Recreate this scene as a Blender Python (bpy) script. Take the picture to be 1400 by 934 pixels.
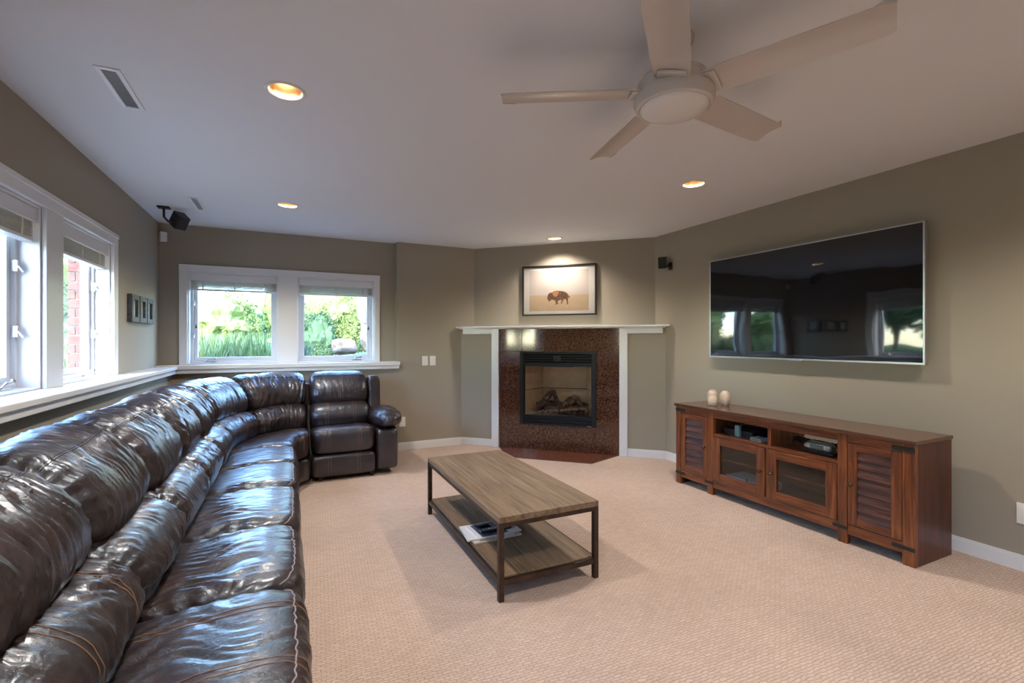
import bpy, bmesh, math, random
import numpy as np
from mathutils import Vector, Matrix, noise

random.seed(7)
rng = np.random.default_rng(7)
for o in list(bpy.data.objects):
    bpy.data.objects.remove(o, do_unlink=True)
scene = bpy.context.scene
COL = scene.collection
PI = math.pi

# ------------------------------------------------------------------ camera
CAM_H = 1.275
YAW = math.atan(303 / 640.0)
cd = bpy.data.cameras.new('camera')
cam = bpy.data.objects.new('camera', cd)
COL.objects.link(cam)
cam.location = (0, 0, CAM_H)
cam.rotation_euler = (PI / 2, 0, -YAW)
cd.sensor_fit = 'HORIZONTAL'
cd.sensor_width = 36.0
cd.lens = 36.0 * 640.0 / 1400.0
cd.clip_start = 0.03
cd.clip_end = 400
scene.camera = cam

# ------------------------------------------------------------------ world, sun, exposure
SUN_DIR = Vector((0.34, 0.94, -0.65)).normalized()      # direction the light travels
SUN_ENERGY = 6.0
SKY_STRENGTH = 1.75
LAMP_POWER = 50.0
EXPOSURE = 1.18

w = bpy.data.worlds.new('sky')
scene.world = w
w.use_nodes = True
wn = w.node_tree
bg = wn.nodes['Background']
sky = wn.nodes.new('ShaderNodeTexSky')
sky.sky_type = 'NISHITA'
sky.sun_disc = False
sky.sun_elevation = math.asin(-SUN_DIR.z)
sky.sun_rotation = math.atan2(-SUN_DIR.x, -SUN_DIR.y)
sky.air_density = 1.0
sky.dust_density = 0.25
sky.ozone_density = 3.5
wn.links.new(sky.outputs[0], bg.inputs['Color'])
bg.inputs['Strength'].default_value = SKY_STRENGTH

sl = bpy.data.lights.new('sun', 'SUN')
sl.energy = SUN_ENERGY
sl.angle = math.radians(0.6)
sl.color = (1.0, 0.93, 0.82)
so = bpy.data.objects.new('sun', sl)
COL.objects.link(so)
so.rotation_euler = SUN_DIR.to_track_quat('-Z', 'Y').to_euler()
so.location = (-6, -20, 12)

scene.view_settings.view_transform = 'Standard'
scene.view_settings.look = 'None'
scene.view_settings.gamma = 1.0
scene.view_settings.use_curve_mapping = False
scene.view_settings.exposure = EXPOSURE


# ------------------------------------------------------------------ helpers
def tag(o, label=None, cat=None, group=None, kind=None):
    if label: o['label'] = label
    if cat: o['category'] = cat
    if group: o['group'] = group
    if kind: o['kind'] = kind
    return o


def empty(name, loc=(0, 0, 0), label=None, cat=None, group=None, kind=None):
    o = bpy.data.objects.new(name, None)
    COL.objects.link(o)
    o.location = loc
    o.empty_display_size = 0.1
    return tag(o, label, cat, group, kind)


def put(name, me, parent=None):
    o = bpy.data.objects.new(name, me)
    COL.objects.link(o)
    if parent is not None:
        o.parent = parent
        if parent.type == 'EMPTY':
            o.matrix_parent_inverse = Matrix.Translation(parent.location).inverted()
    return o


class MB:
    """collects shapes in world space; build() links them as one mesh object"""
    def __init__(s, M=None):
        s.v = []; s.f = []; s.M = M

    def add(s, vs, fs):
        n = len(s.v)
        if s.M is not None:
            vs = [s.M @ Vector(p) for p in vs]
        s.v += [tuple(p) for p in vs]
        s.f += [tuple(i + n for i in f) for f in fs]
        return s

    def box(s, x0, x1, y0, y1, z0, z1):
        vs = [(x0, y0, z0), (x1, y0, z0), (x1, y1, z0), (x0, y1, z0), (x0, y0, z1), (x1, y0, z1), (x1, y1, z1), (x0, y1, z1)]
        return s.add(vs, [(0, 3, 2, 1), (4, 5, 6, 7), (0, 1, 5, 4), (1, 2, 6, 5), (2, 3, 7, 6), (3, 0, 4, 7)])

    def prism(s, pts, z0, z1):
        n = len(pts)
        a = sum(pts[i][0] * pts[(i + 1) % n][1] - pts[(i + 1) % n][0] * pts[i][1] for i in range(n))
        if a < 0: pts = pts[::-1]
        vs = [(x, y, z0) for x, y in pts] + [(x, y, z1) for x, y in pts]
        fs = [tuple(range(n - 1, -1, -1)), tuple(range(n, 2 * n))]
        fs += [(i, (i + 1) % n, n + (i + 1) % n, n + i) for i in range(n)]
        return s.add(vs, fs)

    def tube(s, pts, r, n=8, closed=False):
        pts = [Vector(p) for p in pts]
        m = len(pts)
        rs = r if isinstance(r, (list, tuple)) else [r] * m
        vs = []; up = None
        for i, p in enumerate(pts):
            a = pts[(i - 1) % m] if (i > 0 or closed) else p
            b = pts[(i + 1) % m] if (i < m - 1 or closed) else p
            d = (b - a)
            if d.length < 1e-9: d = Vector((0, 0, 1))
            d.normalize()
            if up is None:
                up = d.orthogonal().normalized()
            else:
                up = up - d * up.dot(d)
                up = up.normalized() if up.length > 1e-6 else d.orthogonal().normalized()
            q = d.cross(up)
            for k in range(n):
                t = 2 * PI * k / n
                vs.append(p + (up * math.cos(t) + q * math.sin(t)) * rs[i])
        fs = []
        for i in range(m if closed else m - 1):
            j = (i + 1) % m
            for k in range(n):
                fs.append((i * n + k, i * n + (k + 1) % n, j * n + (k + 1) % n, j * n + k))
        if not closed:
            fs.append(tuple(range(n - 1, -1, -1)))
            fs.append(tuple((m - 1) * n + k for k in range(n)))
        return s.add(vs, fs)

    def lathe(s, c, prof, n=24, axis='z', cap=True):
        vs = []
        for r, h in prof:
            for k in range(n):
                t = 2 * PI * k / n
                a, b = r * math.cos(t), r * math.sin(t)
                if axis == 'z': vs.append((c[0] + a, c[1] + b, c[2] + h))
                elif axis == 'x': vs.append((c[0] + h, c[1] + a, c[2] + b))
                else: vs.append((c[0] + b, c[1] + h, c[2] + a))
        fs = []
        for i in range(len(prof) - 1):
            for k in range(n):
                fs.append((i * n + k, i * n + (k + 1) % n, (i + 1) * n + (k + 1) % n, (i + 1) * n + k))
        if cap:
            fs.append(tuple(range(n - 1, -1, -1)))
            fs.append(tuple((len(prof) - 1) * n + k for k in range(n)))
        return s.add(vs, fs)

    def mesh(s, name, mat=None, smooth=False, fix=True):
        me = bpy.data.meshes.new(name)
        me.from_pydata(s.v, [], s.f)
        if fix:
            bm = bmesh.new(); bm.from_mesh(me)
            bmesh.ops.recalc_face_normals(bm, faces=bm.faces)
            bm.to_mesh(me); bm.free()
        if mat: me.materials.append(mat)
        if smooth:
            me.polygons.foreach_set('use_smooth', [True] * len(me.polygons))
        me.update()
        return me

    def build(s, name, mat=None, parent=None, smooth=False, bevel=0.0, seg=2, label=None, cat=None, group=None, kind=None, auto=None):
        me = s.mesh(name, mat, smooth or bool(auto))
        o = put(name, me, parent)
        if bevel:
            b = o.modifiers.new('bevel', 'BEVEL')
            b.width = bevel; b.segments = seg; b.limit_method = 'ANGLE'; b.angle_limit = math.radians(40)
            b.harden_normals = False
        if auto:
            try: me.set_sharp_from_angle(angle=math.radians(auto))
            except Exception: pass
        return tag(o, label, cat, group, kind)


def box(name, x0, x1, y0, y1, z0, z1, mat, parent=None, bevel=0.0, **k):
    return MB().box(x0, x1, y0, y1, z0, z1).build(name, mat, parent, bevel=bevel, **k)


def copy_tree(o, parent=None):
    c = o.copy(); COL.objects.link(c)
    if parent is not None: c.parent = parent
    for ch in list(o.children): copy_tree(ch, c)
    return c


# ------------------------------------------------------------------ materials
def NN(m, t, **kw):
    n = m.node_tree.nodes.new(t)
    for k, v in kw.items(): setattr(n, k, v)
    return n


def mat(name, col, rough=0.5, metal=0.0, spec=0.5, emit=None, estr=1.0, coat=0.0, trans=0.0):
    m = bpy.data.materials.new(name); m.use_nodes = True
    b = m.node_tree.nodes['Principled BSDF']
    b.inputs['Base Color'].default_value = (*col, 1)
    b.inputs['Roughness'].default_value = rough
    b.inputs['Metallic'].default_value = metal
    b.inputs['Specular IOR Level'].default_value = spec
    b.inputs['Coat Weight'].default_value = coat
    if emit:
        b.inputs['Emission Color'].default_value = (*emit, 1)
        b.inputs['Emission Strength'].default_value = estr
    return m


def coords(m, scale=(1, 1, 1), rot=(0, 0, 0)):
    tc = NN(m, 'ShaderNodeTexCoord'); mp = NN(m, 'ShaderNodeMapping')
    mp.inputs['Scale'].default_value = scale
    mp.inputs['Rotation'].default_value = rot
    m.node_tree.links.new(tc.outputs['Object'], mp.inputs['Vector'])
    return mp.outputs['Vector']


def noise_col(m, cols, vec=None, scale=5, detail=5, rough=0.6, dist=0.0, stops=None):
    L = m.node_tree.links
    n = NN(m, 'ShaderNodeTexNoise')
    n.inputs['Scale'].default_value = scale; n.inputs['Detail'].default_value = detail
    n.inputs['Roughness'].default_value = rough; n.inputs['Distortion'].default_value = dist
    L.new(vec if vec is not None else coords(m), n.inputs['Vector'])
    r = NN(m, 'ShaderNodeValToRGB')
    k = len(cols); e = r.color_ramp.elements
    stops = stops or [0.3 + 0.4 * i / (k - 1) for i in range(k)]
    while len(e) < k: e.new(0.5)
    for i in range(k):
        e[i].position = stops[i]; e[i].color = (*cols[i], 1)
    L.new(n.outputs['Fac'], r.inputs['Fac'])
    L.new(r.outputs['Color'], m.node_tree.nodes['Principled BSDF'].inputs['Base Color'])
    return n, r


def bump(m, height, strength=0.3, dist=0.01):
    b = NN(m, 'ShaderNodeBump')
    b.inputs['Strength'].default_value = strength; b.inputs['Distance'].default_value = dist
    m.node_tree.links.new(height, b.inputs['Height'])
    p = m.node_tree.nodes['Principled BSDF']
    m.node_tree.links.new(b.outputs['Normal'], p.inputs['Normal'])
    return b


def noise_h(m, scale, detail=4, vec=None, rough=0.6, dist=0.0):
    n = NN(m, 'ShaderNodeTexNoise')
    n.inputs['Scale'].default_value = scale; n.inputs['Detail'].default_value = detail
    n.inputs['Roughness'].default_value = rough; n.inputs['Distortion'].default_value = dist
    m.node_tree.links.new(vec if vec is not None else coords(m), n.inputs['Vector'])
    return n.outputs['Fac']


M = {}
# painted surfaces
M['wall'] = mat('taupe_wall_paint', (0.335, 0.295, 0.235), 0.75, spec=0.25)
bump(M['wall'], noise_h(M['wall'], 140, 3), 0.12, 0.002)
M['ceiling'] = mat('ceiling_paint', (0.735, 0.735, 0.75), 0.85, spec=0.2)
bump(M['ceiling'], noise_h(M['ceiling'], 90, 4), 0.25, 0.003)
M['white'] = mat('white_trim_paint', (0.74, 0.74, 0.745), 0.32, spec=0.5)
M['vinyl'] = mat('white_window_vinyl', (0.66, 0.68, 0.70), 0.4)
M['plate'] = mat('white_switch_plastic', (0.78, 0.76, 0.72), 0.4)
M['slat'] = mat('blind_slat', (0.62, 0.60, 0.54), 0.5)
M['fan'] = mat('fan_white', (0.56, 0.50, 0.455), 0.24, spec=0.7)
M['fan_globe'] = mat('fan_globe', (0.72, 0.70, 0.68), 0.35)
M['dark'] = mat('dark_gap', (0.015, 0.014, 0.013), 0.8)

# carpet: rows of short loop ribs
m = M['carpet'] = mat('loop_carpet', (0.56, 0.43, 0.34), 0.95, spec=0.1)
L = m.node_tree.links
vec = coords(m, rot=(0, 0, 0.05))
warp = NN(m, 'ShaderNodeTexNoise'); warp.inputs['Scale'].default_value = 30; warp.inputs['Detail'].default_value = 2
L.new(vec, warp.inputs['Vector'])
mx = NN(m, 'ShaderNodeVectorMath', operation='SCALE'); mx.inputs['Scale'].default_value = 0.018
L.new(warp.outputs['Color'], mx.inputs[0])
ad = NN(m, 'ShaderNodeVectorMath', operation='ADD'); L.new(vec, ad.inputs[0]); L.new(mx.outputs[0], ad.inputs[1])
br = NN(m, 'ShaderNodeTexBrick')
br.offset = 0.5
for k, v in (('Scale', 1.0), ('Mortar Size', 0.0030), ('Mortar Smooth', 1.0), ('Brick Width', 0.036), ('Row Height', 0.0140), ('Bias', 0.0)):
    br.inputs[k].default_value = v
br.inputs['Color1'].default_value = (0.62, 0.485, 0.41, 1)
br.inputs['Color2'].default_value = (0.55, 0.42, 0.35, 1)
br.inputs['Mortar'].default_value = (0.40, 0.305, 0.24, 1)
L.new(ad.outputs[0], br.inputs['Vector'])
nz = NN(m, 'ShaderNodeTexNoise'); nz.inputs['Scale'].default_value = 420; nz.inputs['Detail'].default_value = 2
L.new(vec, nz.inputs['Vector'])
big = NN(m, 'ShaderNodeTexNoise'); big.inputs['Scale'].default_value = 1.3; big.inputs['Detail'].default_value = 4
L.new(vec, big.inputs['Vector'])
mr = NN(m, 'ShaderNodeMapRange'); mr.inputs['From Min'].default_value = 0.3; mr.inputs['From Max'].default_value = 0.7
mr.inputs['To Min'].default_value = 0.90; mr.inputs['To Max'].default_value = 1.08
L.new(big.outputs['Fac'], mr.inputs['Value'])
mul = NN(m, 'ShaderNodeVectorMath', operation='SCALE')
L.new(br.outputs['Color'], mul.inputs[0]); L.new(mr.outputs['Result'], mul.inputs['Scale'])
L.new(mul.outputs[0], m.node_tree.nodes['Principled BSDF'].inputs['Base Color'])
inv = NN(m, 'ShaderNodeMath', operation='MULTIPLY_ADD')
L.new(br.outputs['Fac'], inv.inputs[0]); inv.inputs[1].default_value = -1.0
L.new(nz.outputs['Fac'], inv.inputs[2])
bump(m, inv.outputs[0], 0.55, 0.006)


def leather(name, col):
    m = mat(name, col, 0.36, spec=1.0, coat=0.45)
    m.node_tree.nodes['Principled BSDF'].inputs['Coat Roughness'].default_value = 0.22
    m.node_tree.nodes['Principled BSDF'].inputs['Specular Tint'].default_value = (0.62, 0.79, 1.0, 1)  # blue skylight sheen put into the highlight colour
    n, r = noise_col(m, [tuple(c * 0.65 for c in col), col, tuple(c * 1.9 for c in col)], scale=6, detail=6)
    L = m.node_tree.links
    h1 = noise_h(m, 34, 5, dist=1.2)
    h2 = noise_h(m, 260, 2)
    a = NN(m, 'ShaderNodeMath', operation='MULTIPLY_ADD')
    L.new(h2, a.inputs[0]); a.inputs[1].default_value = 0.035; L.new(h1, a.inputs[2])
    bump(m, a.outputs[0], 0.30, 0.010)
    return m


M['leather'] = leather('dark_brown_leather', (0.026, 0.0135, 0.0108))
M['stitch'] = mat('tan_stitching', (0.26, 0.15, 0.10), 0.7)
M['piping'] = mat('pale_piping', (0.30, 0.25, 0.28), 0.5)


def wood(name, cols, scale, axis, rough=0.4, bumpy=0.2, coat=0.0):
    m = mat(name, cols[0], rough, coat=coat)
    sc = [14.0, 14.0, 14.0]; sc['xyz'.index(axis)] = 1.0
    vec = coords(m, scale=tuple(sc))
    n, r = noise_col(m, cols, vec=vec, scale=scale, detail=8, rough=0.65, dist=0.6)
    bump(m, n.outputs['Fac'], bumpy, 0.004)
    return m


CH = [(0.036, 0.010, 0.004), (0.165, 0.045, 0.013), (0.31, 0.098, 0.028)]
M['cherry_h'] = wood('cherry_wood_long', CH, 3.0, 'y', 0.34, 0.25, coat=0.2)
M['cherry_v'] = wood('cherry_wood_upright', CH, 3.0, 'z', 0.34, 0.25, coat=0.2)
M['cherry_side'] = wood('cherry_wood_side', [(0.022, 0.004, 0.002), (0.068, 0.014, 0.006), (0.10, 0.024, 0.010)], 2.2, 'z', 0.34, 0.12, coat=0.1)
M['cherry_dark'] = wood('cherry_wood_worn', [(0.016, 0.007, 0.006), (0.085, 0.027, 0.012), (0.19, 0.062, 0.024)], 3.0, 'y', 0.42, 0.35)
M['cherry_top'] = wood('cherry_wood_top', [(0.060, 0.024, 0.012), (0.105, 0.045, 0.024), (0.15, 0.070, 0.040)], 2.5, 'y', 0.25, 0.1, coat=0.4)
M['table_wood'] = wood('weathered_table_wood', [(0.085, 0.050, 0.026), (0.185, 0.122, 0.070), (0.265, 0.185, 0.112)], 2.6, 'y', 0.48, 0.25)
M['iron'] = mat('dark_bronze_steel', (0.055, 0.036, 0.028), 0.42, metal=0.7)
noise_col(M['iron'], [(0.035, 0.024, 0.02), (0.09, 0.058, 0.043)], scale=14)
M['bracket'] = mat('blackened_iron', (0.035, 0.035, 0.032), 0.55, metal=0.6)
M['knob'] = mat('brown_wooden_knob', (0.055, 0.022, 0.013), 0.25, coat=0.4)

# granite
m = M['granite'] = mat('red_brown_granite', (0.16, 0.06, 0.035), 0.07, spec=0.6)
n, r = noise_col(m, [(0.010, 0.006, 0.005), (0.055, 0.021, 0.012), (0.135, 0.056, 0.031), (0.23, 0.12, 0.075)], scale=62, detail=4, rough=0.75, stops=[0.36, 0.46, 0.58, 0.72])
m2 = M['granite_floor'] = mat('red_hearth_granite', (0.22, 0.07, 0.04), 0.08, spec=0.6)
noise_col(m2, [(0.04, 0.013, 0.009), (0.12, 0.040, 0.024), (0.20, 0.075, 0.045)], scale=55, detail=4, rough=0.7)
M['grout'] = mat('brown_grout', (0.10, 0.055, 0.04), 0.8)

# fireplace metals etc.
M['blackmetal'] = mat('black_stove_metal', (0.008, 0.008, 0.009), 0.5, spec=0.3)
M['firebrick'] = mat('tan_firebrick', (0.46, 0.33, 0.20), 0.85)
noise_col(M['firebrick'], [(0.52, 0.37, 0.22), (0.66, 0.50, 0.32)], scale=9)
M['log'] = mat('charred_log', (0.08, 0.05, 0.035), 0.9)
nl_, rl_ = noise_col(M['log'], [(0.012, 0.010, 0.010), (0.07, 0.045, 0.03), (0.24, 0.16, 0.10)], scale=22, detail=6, dist=1.0)
bump(M['log'], nl_.outputs['Fac'], 0.8, 0.02)
M['ember'] = mat('ash_embers', (0.22, 0.20, 0.18), 0.95)
M['chrome'] = mat('brushed_metal', (0.6, 0.6, 0.6), 0.25, metal=1.0)


def glass(name, tint=(1, 1, 1), refl=0.035, rough=0.0, graze=0.9):
    m = bpy.data.materials.new(name); m.use_nodes = True
    nt = m.node_tree; nt.nodes.clear()
    out = nt.nodes.new('ShaderNodeOutputMaterial'); mixn = nt.nodes.new('ShaderNodeMixShader')
    tr = nt.nodes.new('ShaderNodeBsdfTransparent'); gl = nt.nodes.new('ShaderNodeBsdfGlossy')
    tr.inputs['Color'].default_value = (*tint, 1); gl.inputs['Roughness'].default_value = rough
    lw = nt.nodes.new('ShaderNodeLayerWeight'); lw.inputs['Blend'].default_value = 0.5
    pw = nt.nodes.new('ShaderNodeMath'); pw.operation = 'POWER'; pw.inputs[1].default_value = 5.0
    ma = nt.nodes.new('ShaderNodeMath'); ma.operation = 'MULTIPLY_ADD'; ma.inputs[1].default_value = graze - refl; ma.inputs[2].default_value = refl
    nt.links.new(lw.outputs['Facing'], pw.inputs[0]); nt.links.new(pw.outputs[0], ma.inputs[0])
    nt.links.new(ma.outputs[0], mixn.inputs['Fac'])
    nt.links.new(tr.outputs[0], mixn.inputs[1]); nt.links.new(gl.outputs[0], mixn.inputs[2])
    nt.links.new(mixn.outputs[0], out.inputs['Surface'])
    return m


M['glass'] = glass('window_glass', (0.96, 0.98, 0.97), 0.015, graze=0.28)
M['fire_glass'] = glass('fireplace_glass', (0.94, 0.92, 0.90), 0.05)
M['cab_glass'] = glass('cabinet_glass', (0.80, 0.82, 0.84), 0.05)
M['picture_glass'] = glass('picture_glazing', (0.98, 0.98, 0.98), 0.03)

# electronics
m = M['screen'] = mat('black_tv_screen', (0.004, 0.004, 0.005), 0.03, spec=0.7)
bump(m, noise_h(m, 2.6, 1), 0.10, 0.02)
M['silver'] = mat('silver_bezel', (0.55, 0.55, 0.56), 0.3, metal=0.9)
M['blackplastic'] = mat('black_plastic', (0.012, 0.012, 0.014), 0.4)
M['greyplastic'] = mat('grey_plastic', (0.33, 0.36, 0.38), 0.35)
M['whiteplastic'] = mat('white_plastic', (0.7, 0.72, 0.74), 0.35)
M['lcd'] = mat('grey_green_display', (0.10, 0.16, 0.12), 0.2)
M['teal'] = mat('pale_teal_label', (0.16, 0.26, 0.26), 0.5)

m = M['ceramic'] = mat('cream_ceramic', (0.62, 0.49, 0.37), 0.38, coat=0.2)
noise_col(m, [(0.50, 0.38, 0.27), (0.68, 0.55, 0.43)], scale=30)
M['frame_black'] = mat('black_picture_frame', (0.010, 0.008, 0.008), 0.35)
M['mat_board'] = mat('cream_mat_board', (0.50, 0.475, 0.44), 0.9)
M['print_sky'] = mat('print_pale_sky', (0.62, 0.53, 0.48), 0.9)
noise_col(M['print_sky'], [(0.38, 0.345, 0.33), (0.43, 0.365, 0.315)], scale=3)
M['print_field'] = mat('print_dry_grass', (0.52, 0.36, 0.21), 0.9)
noise_col(M['print_field'], [(0.33, 0.235, 0.145), (0.44, 0.33, 0.215)], vec=coords(M['print_field'], (3, 3, 14)), scale=12)
M['bison'] = mat('print_bison_dark', (0.085, 0.040, 0.022), 0.9)
noise_col(M['bison'], [(0.045, 0.022, 0.014), (0.16, 0.075, 0.036)], scale=26)
M['bison_hump'] = mat('print_bison_brown', (0.27, 0.13, 0.055), 0.9)
M['lamp_gold'] = mat('gold_reflector', (0.78, 0.58, 0.36), 0.28, metal=1.0)
M['lamp_ring'] = mat('lamp_trim_ring', (0.72, 0.66, 0.60), 0.4)
M['bulb'] = mat('lit_bulb', (1, 1, 1), 0.4, emit=(1.0, 0.80, 0.52), estr=2.2)
M['vent'] = mat('vent_white_metal', (0.76, 0.76, 0.77), 0.4)
M['ventdark'] = mat('vent_shadow', (0.30, 0.30, 0.31), 0.6)

# outside
M['brick'] = mat('red_brick', (0.42, 0.15, 0.10), 0.9)
noise_col(M['brick'], [(0.085, 0.030, 0.024), (0.135, 0.056, 0.045)], scale=18)
M['mortar'] = mat('pale_mortar', (0.16, 0.15, 0.145), 0.95)
M['lawn'] = mat('mown_lawn', (0.14, 0.24, 0.06), 0.95, spec=0.1)
noise_col(M['lawn'], [(0.07, 0.11, 0.035), (0.14, 0.19, 0.07)], scale=2.5, detail=8)
M['soil'] = mat('garden_soil', (0.14, 0.10, 0.07), 0.95)
M['drive'] = mat('pale_concrete_drive', (0.34, 0.33, 0.32), 0.9)
M['bounce_paving'] = mat('grey_bounce_paving', (0.30, 0.29, 0.29), 0.9)
noise_col(M['bounce_paving'], [(0.24, 0.23, 0.23), (0.34, 0.33, 0.33)], scale=6)


LEAF_K = .55
def leafmat(name, a, b):
    a = tuple(c * LEAF_K for c in a); b = tuple(c * LEAF_K for c in b)
    m = mat(name, a, 0.6, spec=0.25)
    noise_col(m, [a, b], scale=2.2, detail=5)
    return m


M['leaf'] = leafmat('mid_green_leaf', (0.17, 0.30, 0.07), (0.36, 0.47, 0.15))
M['leaf_yellow'] = leafmat('yellow_green_leaf', (0.27, 0.38, 0.10), (0.48, 0.55, 0.20))
M['leaf_dark'] = leafmat('dark_green_leaf', (0.06, 0.13, 0.06), (0.17, 0.27, 0.12))
M['leaf_pink'] = leafmat('pinkish_leaf', (0.50, 0.36, 0.36), (0.40, 0.42, 0.22))
M['leaf_blue'] = leafmat('blue_green_needle', (0.11, 0.20, 0.15), (0.22, 0.34, 0.24))
M['blade'] = leafmat('tall_grass_blade', (0.20, 0.34, 0.11), (0.42, 0.52, 0.24))
M['bark'] = mat('grey_brown_bark', (0.12, 0.09, 0.07), 0.95)
m = M['stone'] = mat('tan_boulder', (0.50, 0.40, 0.30), 0.9)
n, r = noise_col(m, [(0.11, 0.085, 0.065), (0.19, 0.152, 0.118), (0.26, 0.225, 0.18)], scale=5, detail=8)
bump(m, n.outputs['Fac'], 0.6, 0.05)

# ================================================================== the room shell
H = 2.44
XL, XLL = -1.165, -1.04        # left wall: upper face, lower face below the ledge
YB, YBL = 5.63, 5.53           # back wall: upper face, lower face
XR = 3.68
Y0 = -2.6
LEDGE = 0.965
SILL = 1.03
LAMPS = [(-0.02, 2.42), (-0.02, 4.43), (2.69, 4.56), (2.69, 2.55), (-0.02, 0.41), (2.69, 0.54), (-0.02, -1.60), (2.69, -1.47)]  # last four are added behind the camera to brighten the room
LAMP_R = 0.072

box('floor', -1.4, 3.9, Y0 - .2, 5.85, -0.08, 0.0, M['carpet'], kind='structure')

# ceiling with a round hole for every recessed lamp
xs = sorted({-1.4, 3.9} | {round(x + d, 4) for x, y in LAMPS for d in (-.15, .15)})
ys = sorted({Y0 - .2, 5.85} | {round(y + d, 4) for x, y in LAMPS for d in (-.15, .15)})
# cells that hold a lamp may be split in y by the other column's cuts: fill them per lamp instead
mb2 = MB()
for i in range(len(xs) - 1):
    for j in range(len(ys) - 1):
        x0, x1, y0, y1 = xs[i], xs[i + 1], ys[j], ys[j + 1]
        cx, cy = (x0 + x1) / 2, (y0 + y1) / 2
        inside = any(abs(a - cx) < .01 and abs(b - cy) < .15 for a, b in LAMPS)
        if not inside:
            mb2.add([(x0, y0, H), (x0, y1, H), (x1, y1, H), (x1, y0, H)], [(0, 1, 2, 3)])
for a, b in LAMPS:
    n = 32; vs = []; fs = []
    for k in range(n):
        t = 2 * PI * (k + .5) / n
        c, s_ = math.cos(t), math.sin(t)
        q = .15 / max(abs(c), abs(s_))
        vs += [(a + c * q, b + s_ * q, H), (a + c * LAMP_R, b + s_ * LAMP_R, H)]
    for k in range(n):
        l = (k + 1) % n
        fs.append((2 * k, 2 * k + 1, 2 * l + 1, 2 * l))
    for sx in (-1, 1):
        for sy in (-1, 1):
            k = min(range(n), key=lambda k: abs(((2 * PI * (k + .5) / n) - math.atan2(sy, sx) + PI) % (2 * PI) - PI - PI / n))
            l = (k - 1) % n
            vs.append((a + sx * .15, b + sy * .15, H)); fs.append((2 * l, 2 * k, len(vs) - 1))
    mb2.add(vs, fs)
mb2.box(-1.4, 3.9, Y0 - .2, 5.85, H + .28, H + .36)
ceil = mb2.build('ceiling', M['ceiling'], kind='structure')


def holed(mb, axis, a0, a1, u0, u1, z0, z1, holes):
    """a slab between a0 and a1 across AXIS, u along the wall, with rectangular openings (u0,u1,z0,z1)"""
    us = sorted({u0, u1} | {h for q in holes for h in q[:2]})
    zs = sorted({z0, z1} | {h for q in holes for h in q[2:]})
    for i in range(len(us) - 1):
        for j in range(len(zs) - 1):
            cu, cz = (us[i] + us[i + 1]) / 2, (zs[j] + zs[j + 1]) / 2
            if any(q[0] < cu < q[1] and q[2] < cz < q[3] for q in holes): continue
            if axis == 'x': mb.box(a0, a1, us[i], us[i + 1], zs[j], zs[j + 1])
            else: mb.box(us[i], us[i + 1], a0, a1, zs[j], zs[j + 1])
    return mb


WT = 0.16
LW = [(2.40, 3.23), (3.43, 4.26)]
LW2 = [(-1.75, -.92), (-.72, .11)]        # pair added out of view behind the camera, for more daylight
BW = [(-0.93, -0.12), (0.07, 0.885)]
LZ = (SILL, 1.97); BZ = (1.045, 1.98)
mb = MB()
holed(mb, 'x', XL - WT, XL, Y0, 5.83, LEDGE, H + .02, [(a, b, *LZ) for a, b in LW + LW2])
mb.box(XL - WT, XLL, Y0, 5.83, -.05, LEDGE)
mb.build('wall_left', M['wall'], kind='structure')
mb = MB()
holed(mb, 'y', YB, YB + WT, XL - WT, 1.13, LEDGE, H + .02, [(a, b, *BZ) for a, b in BW])
mb.box(XL - WT, 3.88, YBL, YB + WT, -.05, LEDGE)
mb.box(1.13, 3.88, YBL, YB + WT, LEDGE, H + .02)
mb.build('wall_back', M['wall'], kind='structure')
box('wall_right', XR, XR + .2, Y0, 5.83, -.05, H + .02, M['wall'], kind='structure')
box('wall_rear', XL - WT, XR + .2, Y0 - .2, Y0, -.05, H + .02, M['wall'], kind='structure')

# ledge boards (sills) that cap the thick lower walls
tr = empty('trim_1', (XLL, 3, LEDGE), kind='structure')
MB().box(XL, -0.985, Y0, YBL - .055, SILL - .03, SILL).build('sill_board', M['white'], tr, bevel=.004)
MB().box(XLL, -0.998, Y0, YBL - .055, LEDGE - .005, SILL - .03).build('sill_fascia', M['white'], tr, bevel=.003)
tr = empty('trim_2', (0, YBL, LEDGE), kind='structure')
MB().box(XL, 1.155, YBL - .055, YB, SILL - .03, SILL + .012).build('sill_board', M['white'], tr, bevel=.004)
MB().box(XL, 1.145, YBL - .042, YBL, LEDGE - .005, SILL - .03).build('sill_fascia', M['white'], tr, bevel=.003)

# casings round each pair of windows
def casing(name, Mx, outer, openings, z0, ztop_in, ztop_out):
    """local x along the wall, local -y towards the room"""
    r = empty(name, Mx.to_translation(), kind='structure')
    t = .022
    def b(n, x0, x1, za, zb, th=t):
        MB(Mx).box(x0, x1, -th, 0.0, za, zb).build(n, M['white'], r, bevel=.003)
    b('casing_side', outer[0], openings[0][0], z0, ztop_in)
    b('casing_side', openings[-1][1], outer[1], z0, ztop_in)
    b('casing_head', outer[0], outer[1], ztop_in, ztop_out)
    b('head_bead', outer[0], outer[1], ztop_out - .028, ztop_out, t + .006)
    for i in range(len(openings) - 1):
        b('mullion', openings[i][1], openings[i + 1][0], z0, ztop_in)

ML = Matrix.Translation((XL, 0, 0)) @ Matrix.Rotation(PI / 2, 4, 'Z')
MBK = Matrix.Translation((0, YB, 0))
casing('trim_3', ML, (2.31, 4.35), LW, SILL, LZ[1], 2.055)
casing('added_window_trim', ML, (-1.84, .20), LW2, SILL, LZ[1], 2.055)
casing('trim_4', MBK, (-1.0, .947), BW, SILL + .012, BZ[1], 2.045)


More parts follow.
